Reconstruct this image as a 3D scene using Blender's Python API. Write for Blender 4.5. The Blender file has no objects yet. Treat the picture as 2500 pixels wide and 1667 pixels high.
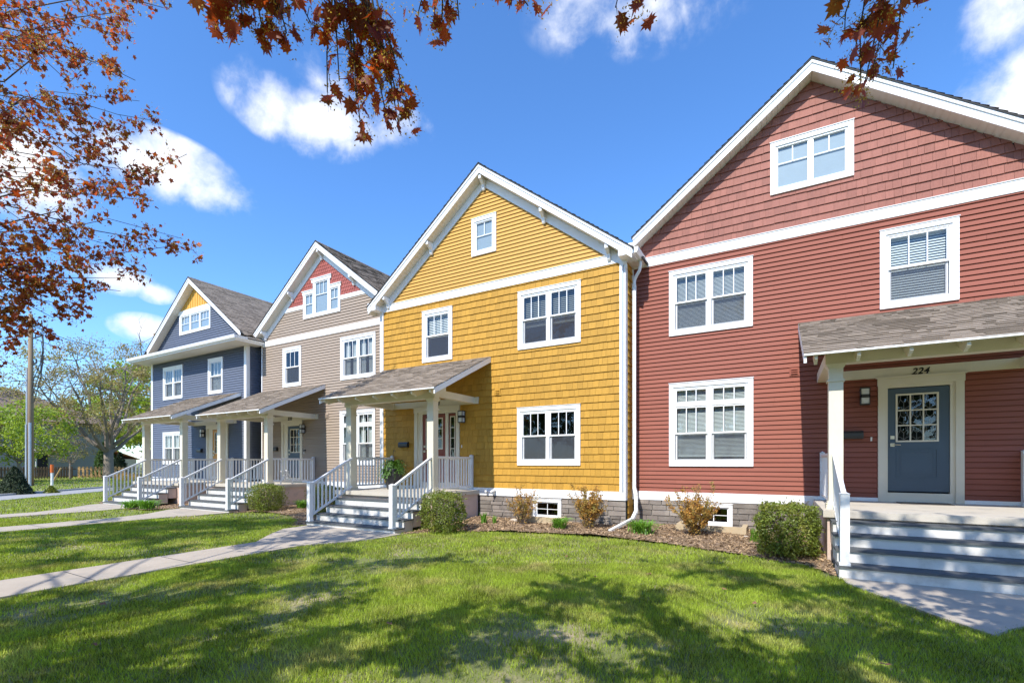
import bpy, math, random
import numpy as np
from mathutils import Vector

PI = math.pi
R = math.radians
random.seed(7)
rng = np.random.default_rng(11)
scene = bpy.context.scene
COL = scene.collection

# ------------------------------------------------------------------ camera
TH = math.atan(655.0 / 1153.0)
cam_d = bpy.data.cameras.new('camera')
cam = bpy.data.objects.new('camera', cam_d)
COL.objects.link(cam)
cam_d.sensor_width = 36.0
cam_d.lens = 36.0 * 1153.0 / 2500.0
cam_d.shift_y = (1130.0 - 833.5) / 2500.0
cam_d.clip_start = 0.05
cam_d.clip_end = 3000.0
cam.location = (0, 0, 1.6)
cam.rotation_euler = (R(90), 0, TH)
scene.camera = cam

# ------------------------------------------------------------------ view
scene.view_settings.view_transform = 'Standard'
scene.view_settings.look = 'None'
scene.view_settings.exposure = 0.32
scene.view_settings.gamma = 1.0
scene.cycles.max_bounces = 8
scene.cycles.transparent_max_bounces = 12
scene.cycles.caustics_reflective = False
scene.cycles.caustics_refractive = False

# ------------------------------------------------------------------ sun
SUN_DIR = Vector((0.045, 1.0, -1.05)).normalized()
EL = math.asin(-SUN_DIR.z)
sd = bpy.data.lights.new('sun', 'SUN')
sd.energy = 5.0
sd.angle = R(0.45)
sd.color = (1.0, 0.955, 0.88)
sun = bpy.data.objects.new('sun', sd)
COL.objects.link(sun)
sun.rotation_euler = SUN_DIR.to_track_quat('-Z', 'Y').to_euler()
sun.location = (-2, -30, 40)

# ------------------------------------------------------------------ world
world = bpy.data.worlds.new('World')
scene.world = world
world.use_nodes = True
wn = world.node_tree
wn.nodes.clear()
WN = lambda t: wn.nodes.new(t)
def wmath(op, a, b=None, c=None, clamp=False):
    n = WN('ShaderNodeMath'); n.operation = op; n.use_clamp = clamp
    for i, v in enumerate((a, b, c)):
        if v is None: continue
        if isinstance(v, (int, float)): n.inputs[i].default_value = v
        else: wn.links.new(v, n.inputs[i])
    return n.outputs[0]
sky = WN('ShaderNodeTexSky')
sky.sky_type = 'NISHITA'
sky.sun_disc = False
sky.sun_elevation = EL
sky.sun_rotation = R(180 + 2.6)
sky.altitude = 200
sky.air_density = 1.0
sky.dust_density = 0.35
sky.ozone_density = 2.2
hs = WN('ShaderNodeHueSaturation')
hs.inputs['Saturation'].default_value = 1.08
hs.inputs['Value'].default_value = 1.0
tint = WN('ShaderNodeMixRGB'); tint.blend_type = 'MULTIPLY'; tint.inputs[0].default_value = 1.0
tint.inputs[2].default_value = (1.38, 1.70, 2.12, 1)
wn.links.new(sky.outputs[0], tint.inputs[1])
wn.links.new(tint.outputs[0], hs.inputs['Color'])
tc = WN('ShaderNodeTexCoord')
nv = WN('ShaderNodeVectorMath'); nv.operation = 'NORMALIZE'
wn.links.new(tc.outputs['Generated'], nv.inputs[0])
sx = WN('ShaderNodeSeparateXYZ'); wn.links.new(nv.outputs[0], sx.inputs[0])
AZ = wmath('MULTIPLY', wmath('ARCTAN2', sx.outputs[0], sx.outputs[1]), 180 / PI)
EV = wmath('MULTIPLY', wmath('ARCSINE', sx.outputs[2]), 180 / PI)
nz = WN('ShaderNodeTexNoise'); nz.inputs['Scale'].default_value = 7.0
nz.inputs['Detail'].default_value = 9.0; nz.inputs['Roughness'].default_value = 0.56
nz.inputs['Distortion'].default_value = 0.2
wn.links.new(nv.outputs[0], nz.inputs['Vector'])
NZ = nz.outputs['Fac']
# cumulus banks: azimuth, elevation, half width, half height (degrees), strength
CLOUDS = [(-52.3, 33.8, 6.6, 2.5, 1.12), (-52.0, 37.0, 2.4, 2.0, .6), (-43.5, 34.6, 5.0, 1.8, .42),
          (-66.5, 26.6, 5.6, 2.4, .95), (-61.5, 25.4, 4.0, 1.8, .9), (-76.5, 22.9, 4.2, 3.0, .9),
          (-69.8, 16.6, 2.7, 1.1, 1.0), (-66.6, 16.0, 1.3, .8, .9), (-67.4, 12.7, 2.3, 1.1, 1.0),
          (-14.0, 42.8, 11.0, 2.8, .36), (17.0, 34.0, 3.8, 4.4, .9), (19.0, 28.5, 5.4, 3.8, 1.0),
          (-59.5, 34.8, 2.0, 2.0, .34),
          (60, 32, 10, 4, .9), (130, 34, 10, 4, .9), (-130, 40, 10, 4, .9)]
mask = None
for az, ev, ra, re, s in CLOUDS:
    dx = wmath('DIVIDE', wmath('SUBTRACT', AZ, az), ra)
    dy = wmath('DIVIDE', wmath('SUBTRACT', EV, ev), re)
    d2 = wmath('ADD', wmath('MULTIPLY', dx, dx), wmath('MULTIPLY', dy, dy))
    m = wmath('MULTIPLY', wmath('SUBTRACT', 1.35, wmath('SQRT', d2)), s * .88)
    mask = m if mask is None else wmath('MAXIMUM', mask, m)
cm = WN('ShaderNodeMapRange'); cm.interpolation_type = 'SMOOTHSTEP'
cm.inputs['From Min'].default_value = 0.0; cm.inputs['From Max'].default_value = 1.25
nz2 = WN('ShaderNodeTexNoise'); nz2.inputs['Scale'].default_value = 24.0; nz2.inputs['Detail'].default_value = 8.0
nz2.inputs['Roughness'].default_value = 0.6; nz2.inputs['Distortion'].default_value = 0.25
wn.links.new(nv.outputs[0], nz2.inputs['Vector'])
nzc = wmath('ADD', wmath('MULTIPLY', wmath('SUBTRACT', NZ, 0.5), 3.0), wmath('MULTIPLY', wmath('SUBTRACT', nz2.outputs['Fac'], 0.5), 1.15))
wn.links.new(wmath('ADD', mask, nzc), cm.inputs['Value'])
gate = WN('ShaderNodeMapRange'); gate.inputs['From Min'].default_value = 0.0; gate.inputs['From Max'].default_value = 0.12
wn.links.new(mask, gate.inputs['Value'])
cf = wmath('MULTIPLY', cm.outputs[0], gate.outputs[0])
cf = wmath('MULTIPLY', cf, 0.97)
mix = WN('ShaderNodeMixRGB')
wn.links.new(cf, mix.inputs[0]); wn.links.new(hs.outputs[0], mix.inputs[1])
mix.inputs[2].default_value = (8.8, 8.9, 9.2, 1)
bg = WN('ShaderNodeBackground')
bg.inputs['Strength'].default_value = 0.12
wn.links.new(mix.outputs[0], bg.inputs['Color'])
wo = WN('ShaderNodeOutputWorld'); wn.links.new(bg.outputs[0], wo.inputs['Surface'])

# ================================================================== materials
MATS = {}
def mat(name, col, rough=.6, amt=.06, nscale=6.0, bump=0.0, bscale=60.0, col2=None, c2scale=2.0, c2lo=.5, c2hi=.7,
        stretch=(1, 1, 1), spec=.4, metal=0.0, transl=0.0, tcol=None, varamt=1.0, fine=0.0, fscale=180.0, detail=4.0):
    m = bpy.data.materials.new(name); m.use_nodes = True
    t = m.node_tree; t.nodes.clear(); N = t.nodes.new; L = t.links.new
    def M(op, a, b=None):
        n = N('ShaderNodeMath'); n.operation = op
        for i, v in enumerate((a, b)):
            if v is None: continue
            if isinstance(v, (int, float)): n.inputs[i].default_value = v
            else: L(v, n.inputs[i])
        return n.outputs[0]
    g = N('ShaderNodeNewGeometry')
    mp = N('ShaderNodeMapping'); mp.inputs['Scale'].default_value = stretch
    L(g.outputs['Position'], mp.inputs['Vector'])
    P = mp.outputs[0]
    def noise(s, d=detail, r=.55):
        n = N('ShaderNodeTexNoise'); n.inputs['Scale'].default_value = s; n.inputs['Detail'].default_value = d
        n.inputs['Roughness'].default_value = r
        L(P, n.inputs['Vector']); return n.outputs['Fac']
    at = N('ShaderNodeAttribute'); at.attribute_name = 'var'
    v = M('ADD', M('MULTIPLY', M('SUBTRACT', noise(nscale), .5), amt * 4), 1.0)
    if fine: v = M('ADD', v, M('MULTIPLY', M('SUBTRACT', noise(fscale, 2), .5), fine * 4))
    v = M('ADD', v, M('MULTIPLY', at.outputs['Fac'], varamt))
    base = N('ShaderNodeRGB'); base.outputs[0].default_value = (*col, 1)
    c = base.outputs[0]
    if col2:
        mr = N('ShaderNodeMapRange'); mr.inputs['From Min'].default_value = c2lo; mr.inputs['From Max'].default_value = c2hi
        L(noise(c2scale, 6, .6), mr.inputs['Value'])
        mx = N('ShaderNodeMixRGB'); L(mr.outputs[0], mx.inputs[0]); L(c, mx.inputs[1]); mx.inputs[2].default_value = (*col2, 1)
        c = mx.outputs[0]
    sc = N('ShaderNodeVectorMath'); sc.operation = 'SCALE'
    L(c, sc.inputs[0]); L(v, sc.inputs['Scale'])
    p = N('ShaderNodeBsdfPrincipled')
    L(sc.outputs[0], p.inputs['Base Color'])
    p.inputs['Roughness'].default_value = rough
    p.inputs['Specular IOR Level'].default_value = spec
    p.inputs['Metallic'].default_value = metal
    if bump:
        b = N('ShaderNodeBump'); b.inputs['Strength'].default_value = bump; b.inputs['Distance'].default_value = .01
        L(noise(bscale, 3), b.inputs['Height']); L(b.outputs[0], p.inputs['Normal'])
    out = N('ShaderNodeOutputMaterial')
    if transl:
        tr = N('ShaderNodeBsdfTranslucent')
        s2 = N('ShaderNodeVectorMath'); s2.operation = 'MULTIPLY'
        L(sc.outputs[0], s2.inputs[0]); s2.inputs[1].default_value = tcol or (1.4, 1.4, 1.0)
        L(s2.outputs[0], tr.inputs['Color'])
        ms = N('ShaderNodeMixShader'); ms.inputs[0].default_value = transl
        L(p.outputs[0], ms.inputs[1]); L(tr.outputs[0], ms.inputs[2]); L(ms.outputs[0], out.inputs[0])
    else:
        L(p.outputs[0], out.inputs[0])
    MATS[name] = m
    return m

mat('trim_white', (.84, .84, .83), .45, .02, 3, fine=.01, col2=(.70, .69, .66), c2scale=2.2, c2lo=.56, c2hi=.85)
mat('riser_paint', (.66, .64, .60), .6, .06, 5, bump=.15, bscale=40, col2=(.42, .40, .36), c2scale=4, c2lo=.5, c2hi=.8, fine=.03)
mat('rail_white', (.76, .75, .73), .4, .05, 7, col2=(.60, .60, .60), c2scale=5, c2lo=.58, c2hi=.85)
mat('cream_paint', (.70, .645, .50), .5, .04, 5, fine=.02, col2=(.60, .58, .48), c2scale=3.5, c2lo=.58, c2hi=.8)
mat('casing_cream', (.66, .61, .49), .5, .03, 4)
mat('vinyl_red', (.285, .100, .070), .6, .05, .8, bump=.1, bscale=90, stretch=(1, 1, 6), fine=.015, spec=.10)
mat('shake_red', (.305, .122, .090), .6, .05, 3, bump=.5, bscale=34, stretch=(3.0, 1, .35), fine=.085, fscale=26, spec=.2)
mat('vinyl_tan', (.355, .285, .225), .5, .03, 1.3, bump=.1, bscale=90, stretch=(1, 1, 6), fine=.015, spec=.10)
mat('vinyl_blue', (.128, .148, .196), .5, .03, 1.3, bump=.1, bscale=90, stretch=(1, 1, 6), fine=.015, spec=.10)
mat('vinyl_yellow', (.56, .325, .090), .5, .03, 1.3, bump=.1, bscale=90, stretch=(1, 1, 6), fine=.015, spec=.10)
mat('shake_yellow', (.47, .255, .040), .6, .05, 3, bump=.5, bscale=34, stretch=(3.0, 1, .35), fine=.07, fscale=26, spec=.2)
mat('batten_yellow', (.68, .37, .07), .55, .04, 3, fine=.03, fscale=20, stretch=(3, 1, .4))
mat('scale_red', (.32, .085, .065), .6, .05, 8, bump=.3, bscale=60)
mat('asphalt_shingle', (.305, .250, .195), .9, .05, 2.2, bump=.6, bscale=300, fine=.11, fscale=120, spec=.2)
mat('shingle_edge', (.05, .05, .052), .9, .1, 9)
mat('soffit', (.72, .69, .62), .6, .02, 2)
mat('stone', (.215, .183, .158), .85, .11, 5, bump=.9, bscale=22, col2=(.27, .235, .20), c2scale=3.2, c2lo=.45, c2hi=.62, fine=.06, fscale=60)
mat('mortar', (.26, .245, .225), .9, .1, 20, bump=.5)
mat('foundation', (.60, .46, .38), .9, .06, 3, bump=.35, bscale=30, col2=(.42, .36, .31), c2scale=2.5)
mat('concrete', (.44, .375, .295), .9, .08, 2.0, bump=.35, bscale=140, col2=(.30, .27, .23), c2scale=1.3, c2lo=.5, c2hi=.75, fine=.06, fscale=220)
mat('slab_concrete', (.52, .47, .39), .9, .05, 3.0, bump=.4, bscale=90, col2=(.30, .285, .26), c2scale=2.6, c2lo=.55, c2hi=.8, fine=.06)
mat('tread_grey', (.105, .110, .112), .75, .1, 7, bump=.3, bscale=50, stretch=(.5, 4, 4), spec=.15, col2=(.10, .108, .115), c2scale=6)
mat('door_blue', (.060, .092, .125), .45, .03, 3)
mat('door_rust', (.20, .050, .032), .45, .03, 3)
mat('door_amber', (.56, .26, .035), .45, .03, 3)
mat('black_metal', (.018, .018, .020), .35, .1, 20, spec=.6)
mat('lamp_glass', (.62, .64, .64), .25, .05, 9)
mat('brass', (.62, .56, .45), .3, .05, 20, metal=.8)
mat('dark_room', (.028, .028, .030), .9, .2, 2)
mat('blind', (.66, .66, .62), .6, .02, 3)
mat('blind_dark', (.20, .20, .18), .7, .03, 3)
mat('curtain', (.62, .61, .57), .9, .22, 8, stretch=(5, 1, .15))
mat('window_film', (.33, .37, .40), .45, .035, 5, fine=.02, fscale=25)
mat('screen_mesh', (.115, .12, .13), .8, .05, 4)
mat('lead_came', (.30, .30, .28), .4, .05, 9, metal=.4)
mat('pvc', (.74, .73, .70), .4, .03, 5)
mat('mulch', (.20, .135, .08), .95, .14, 9, bump=1.0, bscale=70, fine=.2, fscale=95, col2=(.37, .275, .205), c2scale=6)
mat('mulch_chip', (.33, .225, .13), .9, .15, 30, varamt=1)
mat('soil', (.17, .19, .06), .95, .12, 7, bump=.8, bscale=60, col2=(.40, .32, .20), c2scale=.9, c2lo=.52, c2hi=.68, fine=.15, fscale=70)
mat('road', (.34, .33, .315), .9, .05, 2, bump=.3, bscale=90, fine=.05)
mat('bark', (.235, .195, .155), .9, .14, 14, bump=.8, bscale=30, stretch=(1, 1, .3))
mat('twig', (.095, .075, .065), .85, .12, 14)
mat('maple_leaf', (.215, .050, .020), .5, .14, 3, transl=.42, tcol=(2.6, 1.9, .8), col2=(.25, .11, .025), c2scale=1.6)
mat('maple_flower', (.44, .33, .07), .6, .15, 5, transl=.4, tcol=(1.7, 1.6, .8))
mat('boxwood', (.150, .190, .028), .45, .16, 6, transl=.25, tcol=(2.0, 2.0, .8), col2=(.24, .22, .035), c2scale=5, c2lo=.5, c2hi=.72)
mat('barberry', (.50, .27, .06), .6, .2, 9, transl=.35, tcol=(1.5, 1.3, .7), col2=(.33, .27, .07), c2scale=5, c2lo=.42, c2hi=.6)
mat('daylily', (.15, .30, .04), .4, .1, 6, transl=.3, tcol=(1.8, 1.8, .8))
mat('fern', (.060, .130, .020), .5, .12, 9, transl=.3, tcol=(2, 2, .8))
mat('pot_dark', (.045, .045, .05), .5, .06, 5)
mat('grass_blade', (.285, .365, .046), .55, .14, 1.2, transl=.34, tcol=(1.8, 1.7, .6), col2=(.46, .41, .17), c2scale=1.3, c2lo=.50, c2hi=.74, spec=.2)
mat('spring_leaf', (.27, .36, .045), .5, .15, .6, transl=.4, tcol=(1.7, 1.6, .7))
mat('bud_leaf', (.32, .26, .10), .6, .15, .5, transl=.35, tcol=(1.5, 1.4, .9), col2=(.30, .34, .06), c2scale=.25)
mat('conifer', (.030, .048, .018), .7, .2, 4)
mat('arborvitae', (.055, .105, .018), .6, .2, 1.5, transl=.2)
mat('purple_leaf', (.07, .028, .03), .5, .2, 2, transl=.3, tcol=(2, 1.4, 1))
mat('pole_wood', (.27, .19, .115), .85, .1, 2, bump=.4, bscale=20, stretch=(3, 3, .2), fine=.06, fscale=30)
mat('galvanized', (.44, .48, .54), .4, .06, 3, metal=.3)
mat('wire', (.03, .03, .03), .6, .0, 1)
mat('marker_orange', (.62, .13, .02), .5, .05, 5)
mat('fence_wood', (.46, .29, .125), .8, .1, 3, fine=.05, fscale=30)
mat('fence_wood_shaded', (.20, .125, .075), .85, .1, 3)  # fence wood darkened: the shade on this stretch is put into its colour
mat('siding_grey', (.30, .31, .30), .7, .05, 2)
mat('roof_brown', (.20, .145, .115), .9, .1, 2)
mat('terracotta', (.50, .22, .10), .8, .08, 3)
mat('roof_white', (.70, .68, .64), .7, .04, 3)
mat('house_white', (.62, .58, .52), .7, .04, 3)
mat('far_green', (.085, .115, .035), .8, .2, .4, transl=.2)
mat('curb', (.42, .40, .37), .9, .05, 4)
mat('ornament', (.74, .72, .68), .6, .05, 9)
mat('timber_edge', (.47, .37, .235), .85, .08, 8, bump=.4)
mat('rock', (.46, .40, .33), .9, .1, 8, bump=.6)
mat('dry_leaf', (.22, .11, .06), .8, .15, 30)
mat('number_black', (.015, .015, .015), .5, .0, 1)
mat('coir_mat', (.06, .055, .05), .95, .15, 50)

def glass_mat():
    m = bpy.data.materials.new('window_glass'); m.use_nodes = True
    t = m.node_tree; t.nodes.clear(); N = t.nodes.new; L = t.links.new
    tr = N('ShaderNodeBsdfTransparent'); tr.inputs[0].default_value = (.86, .92, .93, 1)
    gl = N('ShaderNodeBsdfGlossy'); gl.inputs['Roughness'].default_value = .015
    gl.inputs['Color'].default_value = (.9, .95, 1, 1)
    lw = N('ShaderNodeLayerWeight'); lw.inputs['Blend'].default_value = .5
    pw = N('ShaderNodeMath'); pw.operation = 'POWER'; L(lw.outputs['Facing'], pw.inputs[0]); pw.inputs[1].default_value = 4.0
    fr = N('ShaderNodeMath'); fr.operation = 'MULTIPLY_ADD'; L(pw.outputs[0], fr.inputs[0]); fr.inputs[1].default_value = .85; fr.inputs[2].default_value = .06
    ms = N('ShaderNodeMixShader'); o = N('ShaderNodeOutputMaterial')
    g = N('ShaderNodeNewGeometry')
    nz = N('ShaderNodeTexNoise'); nz.inputs['Scale'].default_value = 1.6; nz.inputs['Detail'].default_value = 1
    L(g.outputs['Position'], nz.inputs['Vector'])
    b = N('ShaderNodeBump'); b.inputs['Strength'].default_value = .10; b.inputs['Distance'].default_value = .05
    L(nz.outputs['Fac'], b.inputs['Height']); L(b.outputs[0], gl.inputs['Normal'])
    L(fr.outputs[0], ms.inputs[0]); L(tr.outputs[0], ms.inputs[1]); L(gl.outputs[0], ms.inputs[2]); L(ms.outputs[0], o.inputs[0])
    MATS['window_glass'] = m
glass_mat()

# ================================================================== mesh helpers
ORG = {}
class MB:
    def __init__(s): s.v = []; s.f = []; s.a = []
    def add(s, pts, faces, var=0.0):
        b = len(s.v); s.v += [tuple(p) for p in pts]
        for f in faces: s.f.append(tuple(i + b for i in f)); s.a.append(var)
    def poly(s, pts, var=0.0): s.add(pts, [tuple(range(len(pts)))], var)
    def box(s, x0, x1, y0, y1, z0, z1, var=0.0):
        p = [(x0, y0, z0), (x1, y0, z0), (x1, y1, z0), (x0, y1, z0), (x0, y0, z1), (x1, y0, z1), (x1, y1, z1), (x0, y1, z1)]
        s.add(p, [(0, 3, 2, 1), (4, 5, 6, 7), (0, 1, 5, 4), (1, 2, 6, 5), (2, 3, 7, 6), (3, 0, 4, 7)], var)
    def prism(s, prof, axis, a0, a1, var=0.0):
        # prof: 2D polygon; axis 'x' -> (y,z), 'y' -> (x,z), 'z' -> (x,y)
        def P(p, a):
            return (a, p[0], p[1]) if axis == 'x' else ((p[0], a, p[1]) if axis == 'y' else (p[0], p[1], a))
        n = len(prof)
        pts = [P(p, a0) for p in prof] + [P(p, a1) for p in prof]
        fs = [tuple(range(n)), tuple(range(2 * n - 1, n - 1, -1))]
        for i in range(n):
            j = (i + 1) % n; fs.append((i, i + n, j + n, j))
        s.add(pts, fs, var)
    def bar(s, a, b, w, h, var=0.0, up=(0, 0, 1)):
        a = Vector(a); b = Vector(b); d = (b - a).normalized(); u = Vector(up)
        r = d.cross(u).normalized() * w / 2; u2 = r.cross(d).normalized() * h / 2
        pts = []
        for q in (a, b):
            pts += [q - r - u2, q + r - u2, q + r + u2, q - r + u2]
        s.add(pts, [(0, 1, 2, 3), (7, 6, 5, 4), (0, 4, 5, 1), (1, 5, 6, 2), (2, 6, 7, 3), (3, 7, 4, 0)], var)
    def tube(s, pts, rad, n=6, var=0.0, cap=True):
        pts = [Vector(p) for p in pts]; k = len(pts)
        if isinstance(rad, (int, float)): rad = [rad] * k
        b = len(s.v); ref = Vector((.31, .17, .93))
        for i, p in enumerate(pts):
            d = (pts[min(i + 1, k - 1)] - pts[max(i - 1, 0)])
            d = d.normalized() if d.length > 1e-9 else Vector((0, 0, 1))
            u = d.cross(ref)
            if u.length < .05: u = d.cross(Vector((1, 0, 0)))
            u.normalize(); w = d.cross(u)
            for j in range(n):
                t = 2 * PI * j / n
                s.v.append(tuple(p + (u * math.cos(t) + w * math.sin(t)) * rad[i]))
        for i in range(k - 1):
            for j in range(n):
                j2 = (j + 1) % n
                s.f.append((b + i * n + j, b + i * n + j2, b + (i + 1) * n + j2, b + (i + 1) * n + j)); s.a.append(var)
        if cap:
            s.f.append(tuple(b + j for j in range(n - 1, -1, -1))); s.a.append(var)
            s.f.append(tuple(b + (k - 1) * n + j for j in range(n))); s.a.append(var)
    def build(s, name, m, parent=None, loc=None, smooth=False):
        me = bpy.data.meshes.new(name)
        o = bpy.data.objects.new(name, me)
        COL.objects.link(o)
        if parent is not None:
            org = ORG[parent.name]; o.parent = parent
        else:
            org = Vector(loc or (0, 0, 0)); o.location = org
        ORG[o.name] = org
        me.from_pydata([(x - org[0], y - org[1], z - org[2]) for x, y, z in s.v], [], s.f)
        if any(s.a):
            at = me.attributes.new('var', 'FLOAT', 'FACE'); at.data.foreach_set('value', s.a)
        me.materials.append(MATS[m])
        if smooth: me.shade_smooth()
        me.update()
        return o

def empty(name, loc):
    o = bpy.data.objects.new(name, None); COL.objects.link(o)
    o.location = loc; o.empty_display_size = .3
    ORG[o.name] = Vector(loc); return o
def tag(o, label=None, cat=None, group=None, kind=None):
    if label: o['label'] = label
    if cat: o['category'] = cat
    if group: o['group'] = group
    if kind: o['kind'] = kind
    return o

def np_mesh(name, verts, tris, var, m, parent=None, loc=None):
    """verts (N,3), tris (M,3), var (M) -> mesh object, quickly"""
    me = bpy.data.meshes.new(name)
    o = bpy.data.objects.new(name, me); COL.objects.link(o)
    if parent is not None: org = ORG[parent.name]; o.parent = parent
    else: org = Vector(loc or (0, 0, 0)); o.location = org
    ORG[o.name] = org
    v = (verts - np.array(org)[None, :]).astype(np.float32)
    n, k = len(v), len(tris)
    me.vertices.add(n); me.vertices.foreach_set('co', v.ravel())
    me.loops.add(k * 3); me.loops.foreach_set('vertex_index', tris.astype(np.int32).ravel())
    me.polygons.add(k); me.polygons.foreach_set('loop_start', np.arange(0, k * 3, 3, dtype=np.int32))
    try: me.polygons.foreach_set('loop_total', np.full(k, 3, dtype=np.int32))
    except Exception: pass
    at = me.attributes.new('var', 'FLOAT', 'FACE'); at.data.foreach_set('value', np.asarray(var, dtype=np.float32))
    me.materials.append(MATS[m]); me.update(calc_edges=True); me.validate()
    return o

# leaf templates: (verts, tris)
def star_template(pts, cen):
    v = [(cen[0], cen[1], 0)] + [(p[0], p[1], -abs(p[0]) * .22 - max(0, p[1] - .3) * .12) for p in pts]
    n = len(pts); t = [(0, i + 1, (i + 1) % n + 1) for i in range(n)]
    return np.array(v, float), np.array(t)
_mp = [(0, -.12), (.16, -.16), (.42, -.20), (.30, 0), (.62, .10), (.46, .22), (.70, .48), (.36, .42), (.34, .66), (.17, .58), (0, 1.0)]
_mp = _mp + [(-x, y) for x, y in _mp[-2:0:-1]]
MAPLE = star_template([(x * .75, y * .85) for x, y in _mp], (0, .2))
MAPLE_LO = star_template([(0, -.1), (.32, -.12), (.26, .08), (.52, .38), (.24, .42), (0, .85), (-.24, .42), (-.52, .38), (-.26, .08), (-.32, -.12)], (0, .2))
OVAL = (np.array([(0, 0, 0), (.26, .4, -.05), (0, 1, -.1), (-.26, .4, -.05)], float), np.array([(0, 1, 2), (0, 2, 3)]))
TRI = (np.array([(-.5, 0, 0), (.5, 0, 0), (0, 1, 0)], float), np.array([(0, 1, 2)]))

def scatter(name, cen, size, tmpl, m, parent=None, loc=None, up=.0, droop=None, varamp=.25, seed=1, outdir=None):
    g = np.random.default_rng(seed); n = len(cen)
    tv, tt = tmpl
    # random frames: y axis (leaf direction) and normal
    a = g.normal(size=(n, 3))
    if droop is not None: a += np.array(droop)[None, :]
    a /= np.linalg.norm(a, axis=1)[:, None]
    b = g.normal(size=(n, 3)); b[:, 2] += up * 2
    if outdir is not None: b = b * .75 + outdir * .9 + np.array([0, 0, .35])[None]
    b -= (b * a).sum(1)[:, None] * a; b /= np.linalg.norm(b, axis=1)[:, None]
    c = np.cross(a, b)
    size = np.broadcast_to(np.asarray(size, float), (n,)) * g.uniform(.65, 1.25, n)
    V = cen[:, None, :] + size[:, None, None] * (tv[None, :, 0:1] * c[:, None, :] + tv[None, :, 1:2] * a[:, None, :] + tv[None, :, 2:3] * b[:, None, :])
    T = tt[None] + (np.arange(n) * len(tv))[:, None, None]
    var = np.repeat(g.uniform(-varamp, varamp, n), len(tt))
    return np_mesh(name, V.reshape(-1, 3), T.reshape(-1, 3), var, m, parent, loc)

def in_poly(x, y, poly):
    r = np.zeros(len(x), bool); n = len(poly); j = n - 1
    for i in range(n):
        xi, yi = poly[i]; xj, yj = poly[j]
        c = ((yi > y) != (yj > y)) & (x < (xj - xi) * (y - yi) / (yj - yi + 1e-12) + xi)
        r ^= c; j = i
    return r

# ================================================================== wall coverings
INF = 1e9
def _cuts(a, b, holes):
    iv = [(a, b)]
    for h0, h1 in holes:
        nx = []
        for p, q in iv:
            if h1 <= p or h0 >= q: nx.append((p, q)); continue
            if h0 > p: nx.append((p, h0))
            if h1 < q: nx.append((h1, q))
        iv = nx
    return iv
def cover(mb, tf, z0, z1, exp, xl, xr, holes=(), proj=.024, mode='lap', wmin=.10, wmax=.22, seed=3, phase=0.0):
    rd = random.Random(seed)
    if mode == 'lap': sheet(mb, tf, z0, z1, xl, xr, holes, -.03)
    r = z0 - phase
    while r < z1 - 1e-4:
        rt = r + exp; lo = max(r, z0); hi = min(rt, z1)
        zs = {lo, hi}
        for h in holes:
            for z in (h[2], h[3]):
                if lo + 1e-4 < z < hi - 1e-4: zs.add(z)
        zs = sorted(zs)
        if mode == 'lap':
            zs = sorted(set(zs) | ({r + exp * .87} if lo < r + exp * .87 < hi else set()))
            units = []; s = min(xl(lo), xl(hi)) - rd.uniform(0, 3.0); e = max(xr(lo), xr(hi))
            while s < e:
                w = rd.uniform(2.4, 3.7); units.append((s + .0012, s + w - .0012, rd.uniform(-.045, .035), rd.uniform(0, .0012), 0.0)); s += w
        else:
            units = []; s = min(xl(lo), xl(hi)) - rd.uniform(0, wmax); e = max(xr(lo), xr(hi))
            while s < e:
                w = rd.uniform(wmin, wmax)
                units.append((s + .002, s + w - .002, rd.uniform(-.11, .09), rd.uniform(0, .004), rd.uniform(-.005, .003))); s += w
        for za, zb in zip(zs[:-1], zs[1:]):
            mid = (za + zb) / 2
            hh = [(h[0], h[1]) for h in holes if h[2] < mid < h[3]]
            for u0, u1, vv, dd, dz in units:
                for a, b in _cuts(u0, u1, hh):
                    L0, R0, L1, R1 = max(a, xl(za)), min(b, xr(za)), max(a, xl(zb)), min(b, xr(zb))
                    if R0 <= L0 and R1 <= L1: continue
                    if R1 < L1: L1 = R1 = (L1 + R1) / 2
                    if R0 < L0: L0 = R0 = (L0 + R0) / 2
                    da = (proj + dd) * (rt - za) / exp; db = (proj + dd) * (rt - zb) / exp
                    if mode == 'lap' and za > r + exp * .86: da = db = -.016
                    z_a = za + (dz if za == lo else 0)
                    mb.poly([tf(L0, da, z_a), tf(R0, da, z_a), tf(R1, db, zb), tf(L1, db, zb)], vv)
                    if za == lo and R0 > L0:
                        mb.poly([tf(L0, -.016, z_a), tf(R0, -.016, z_a), tf(R0, da, z_a), tf(L0, da, z_a)], vv)
                        if mode != 'lap':
                            mb.poly([tf(L0, -.004, z_a), tf(L0, da, z_a), tf(L1, db, zb)], vv); mb.poly([tf(R0, -.004, z_a), tf(R1, db, zb), tf(R0, da, z_a)], vv)
        r = rt
def sheet(mb, tf, z0, z1, xl, xr, holes=(), d=0.0):
    zs = {z0, z1}
    for h in holes:
        for z in (h[2], h[3]):
            if z0 < z < z1: zs.add(z)
    zs = sorted(zs)
    for za, zb in zip(zs[:-1], zs[1:]):
        mid = (za + zb) / 2
        for a, b in _cuts(-INF, INF, [(h[0], h[1]) for h in holes if h[2] < mid < h[3]]):
            L0, R0, L1, R1 = max(a, xl(za)), min(b, xr(za)), max(a, xl(zb)), min(b, xr(zb))
            if R0 <= L0 and R1 <= L1: continue
            if R1 < L1: L1 = R1 = (L1 + R1) / 2
            if R0 < L0: L0 = R0 = (L0 + R0) / 2
            mb.poly([tf(L0, d, za), tf(R0, d, za), tf(R1, d, zb), tf(L1, d, zb)])
def front(Y): return lambda s, d, z: (s, Y - d, z)
def const(c): return lambda z: c

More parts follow.
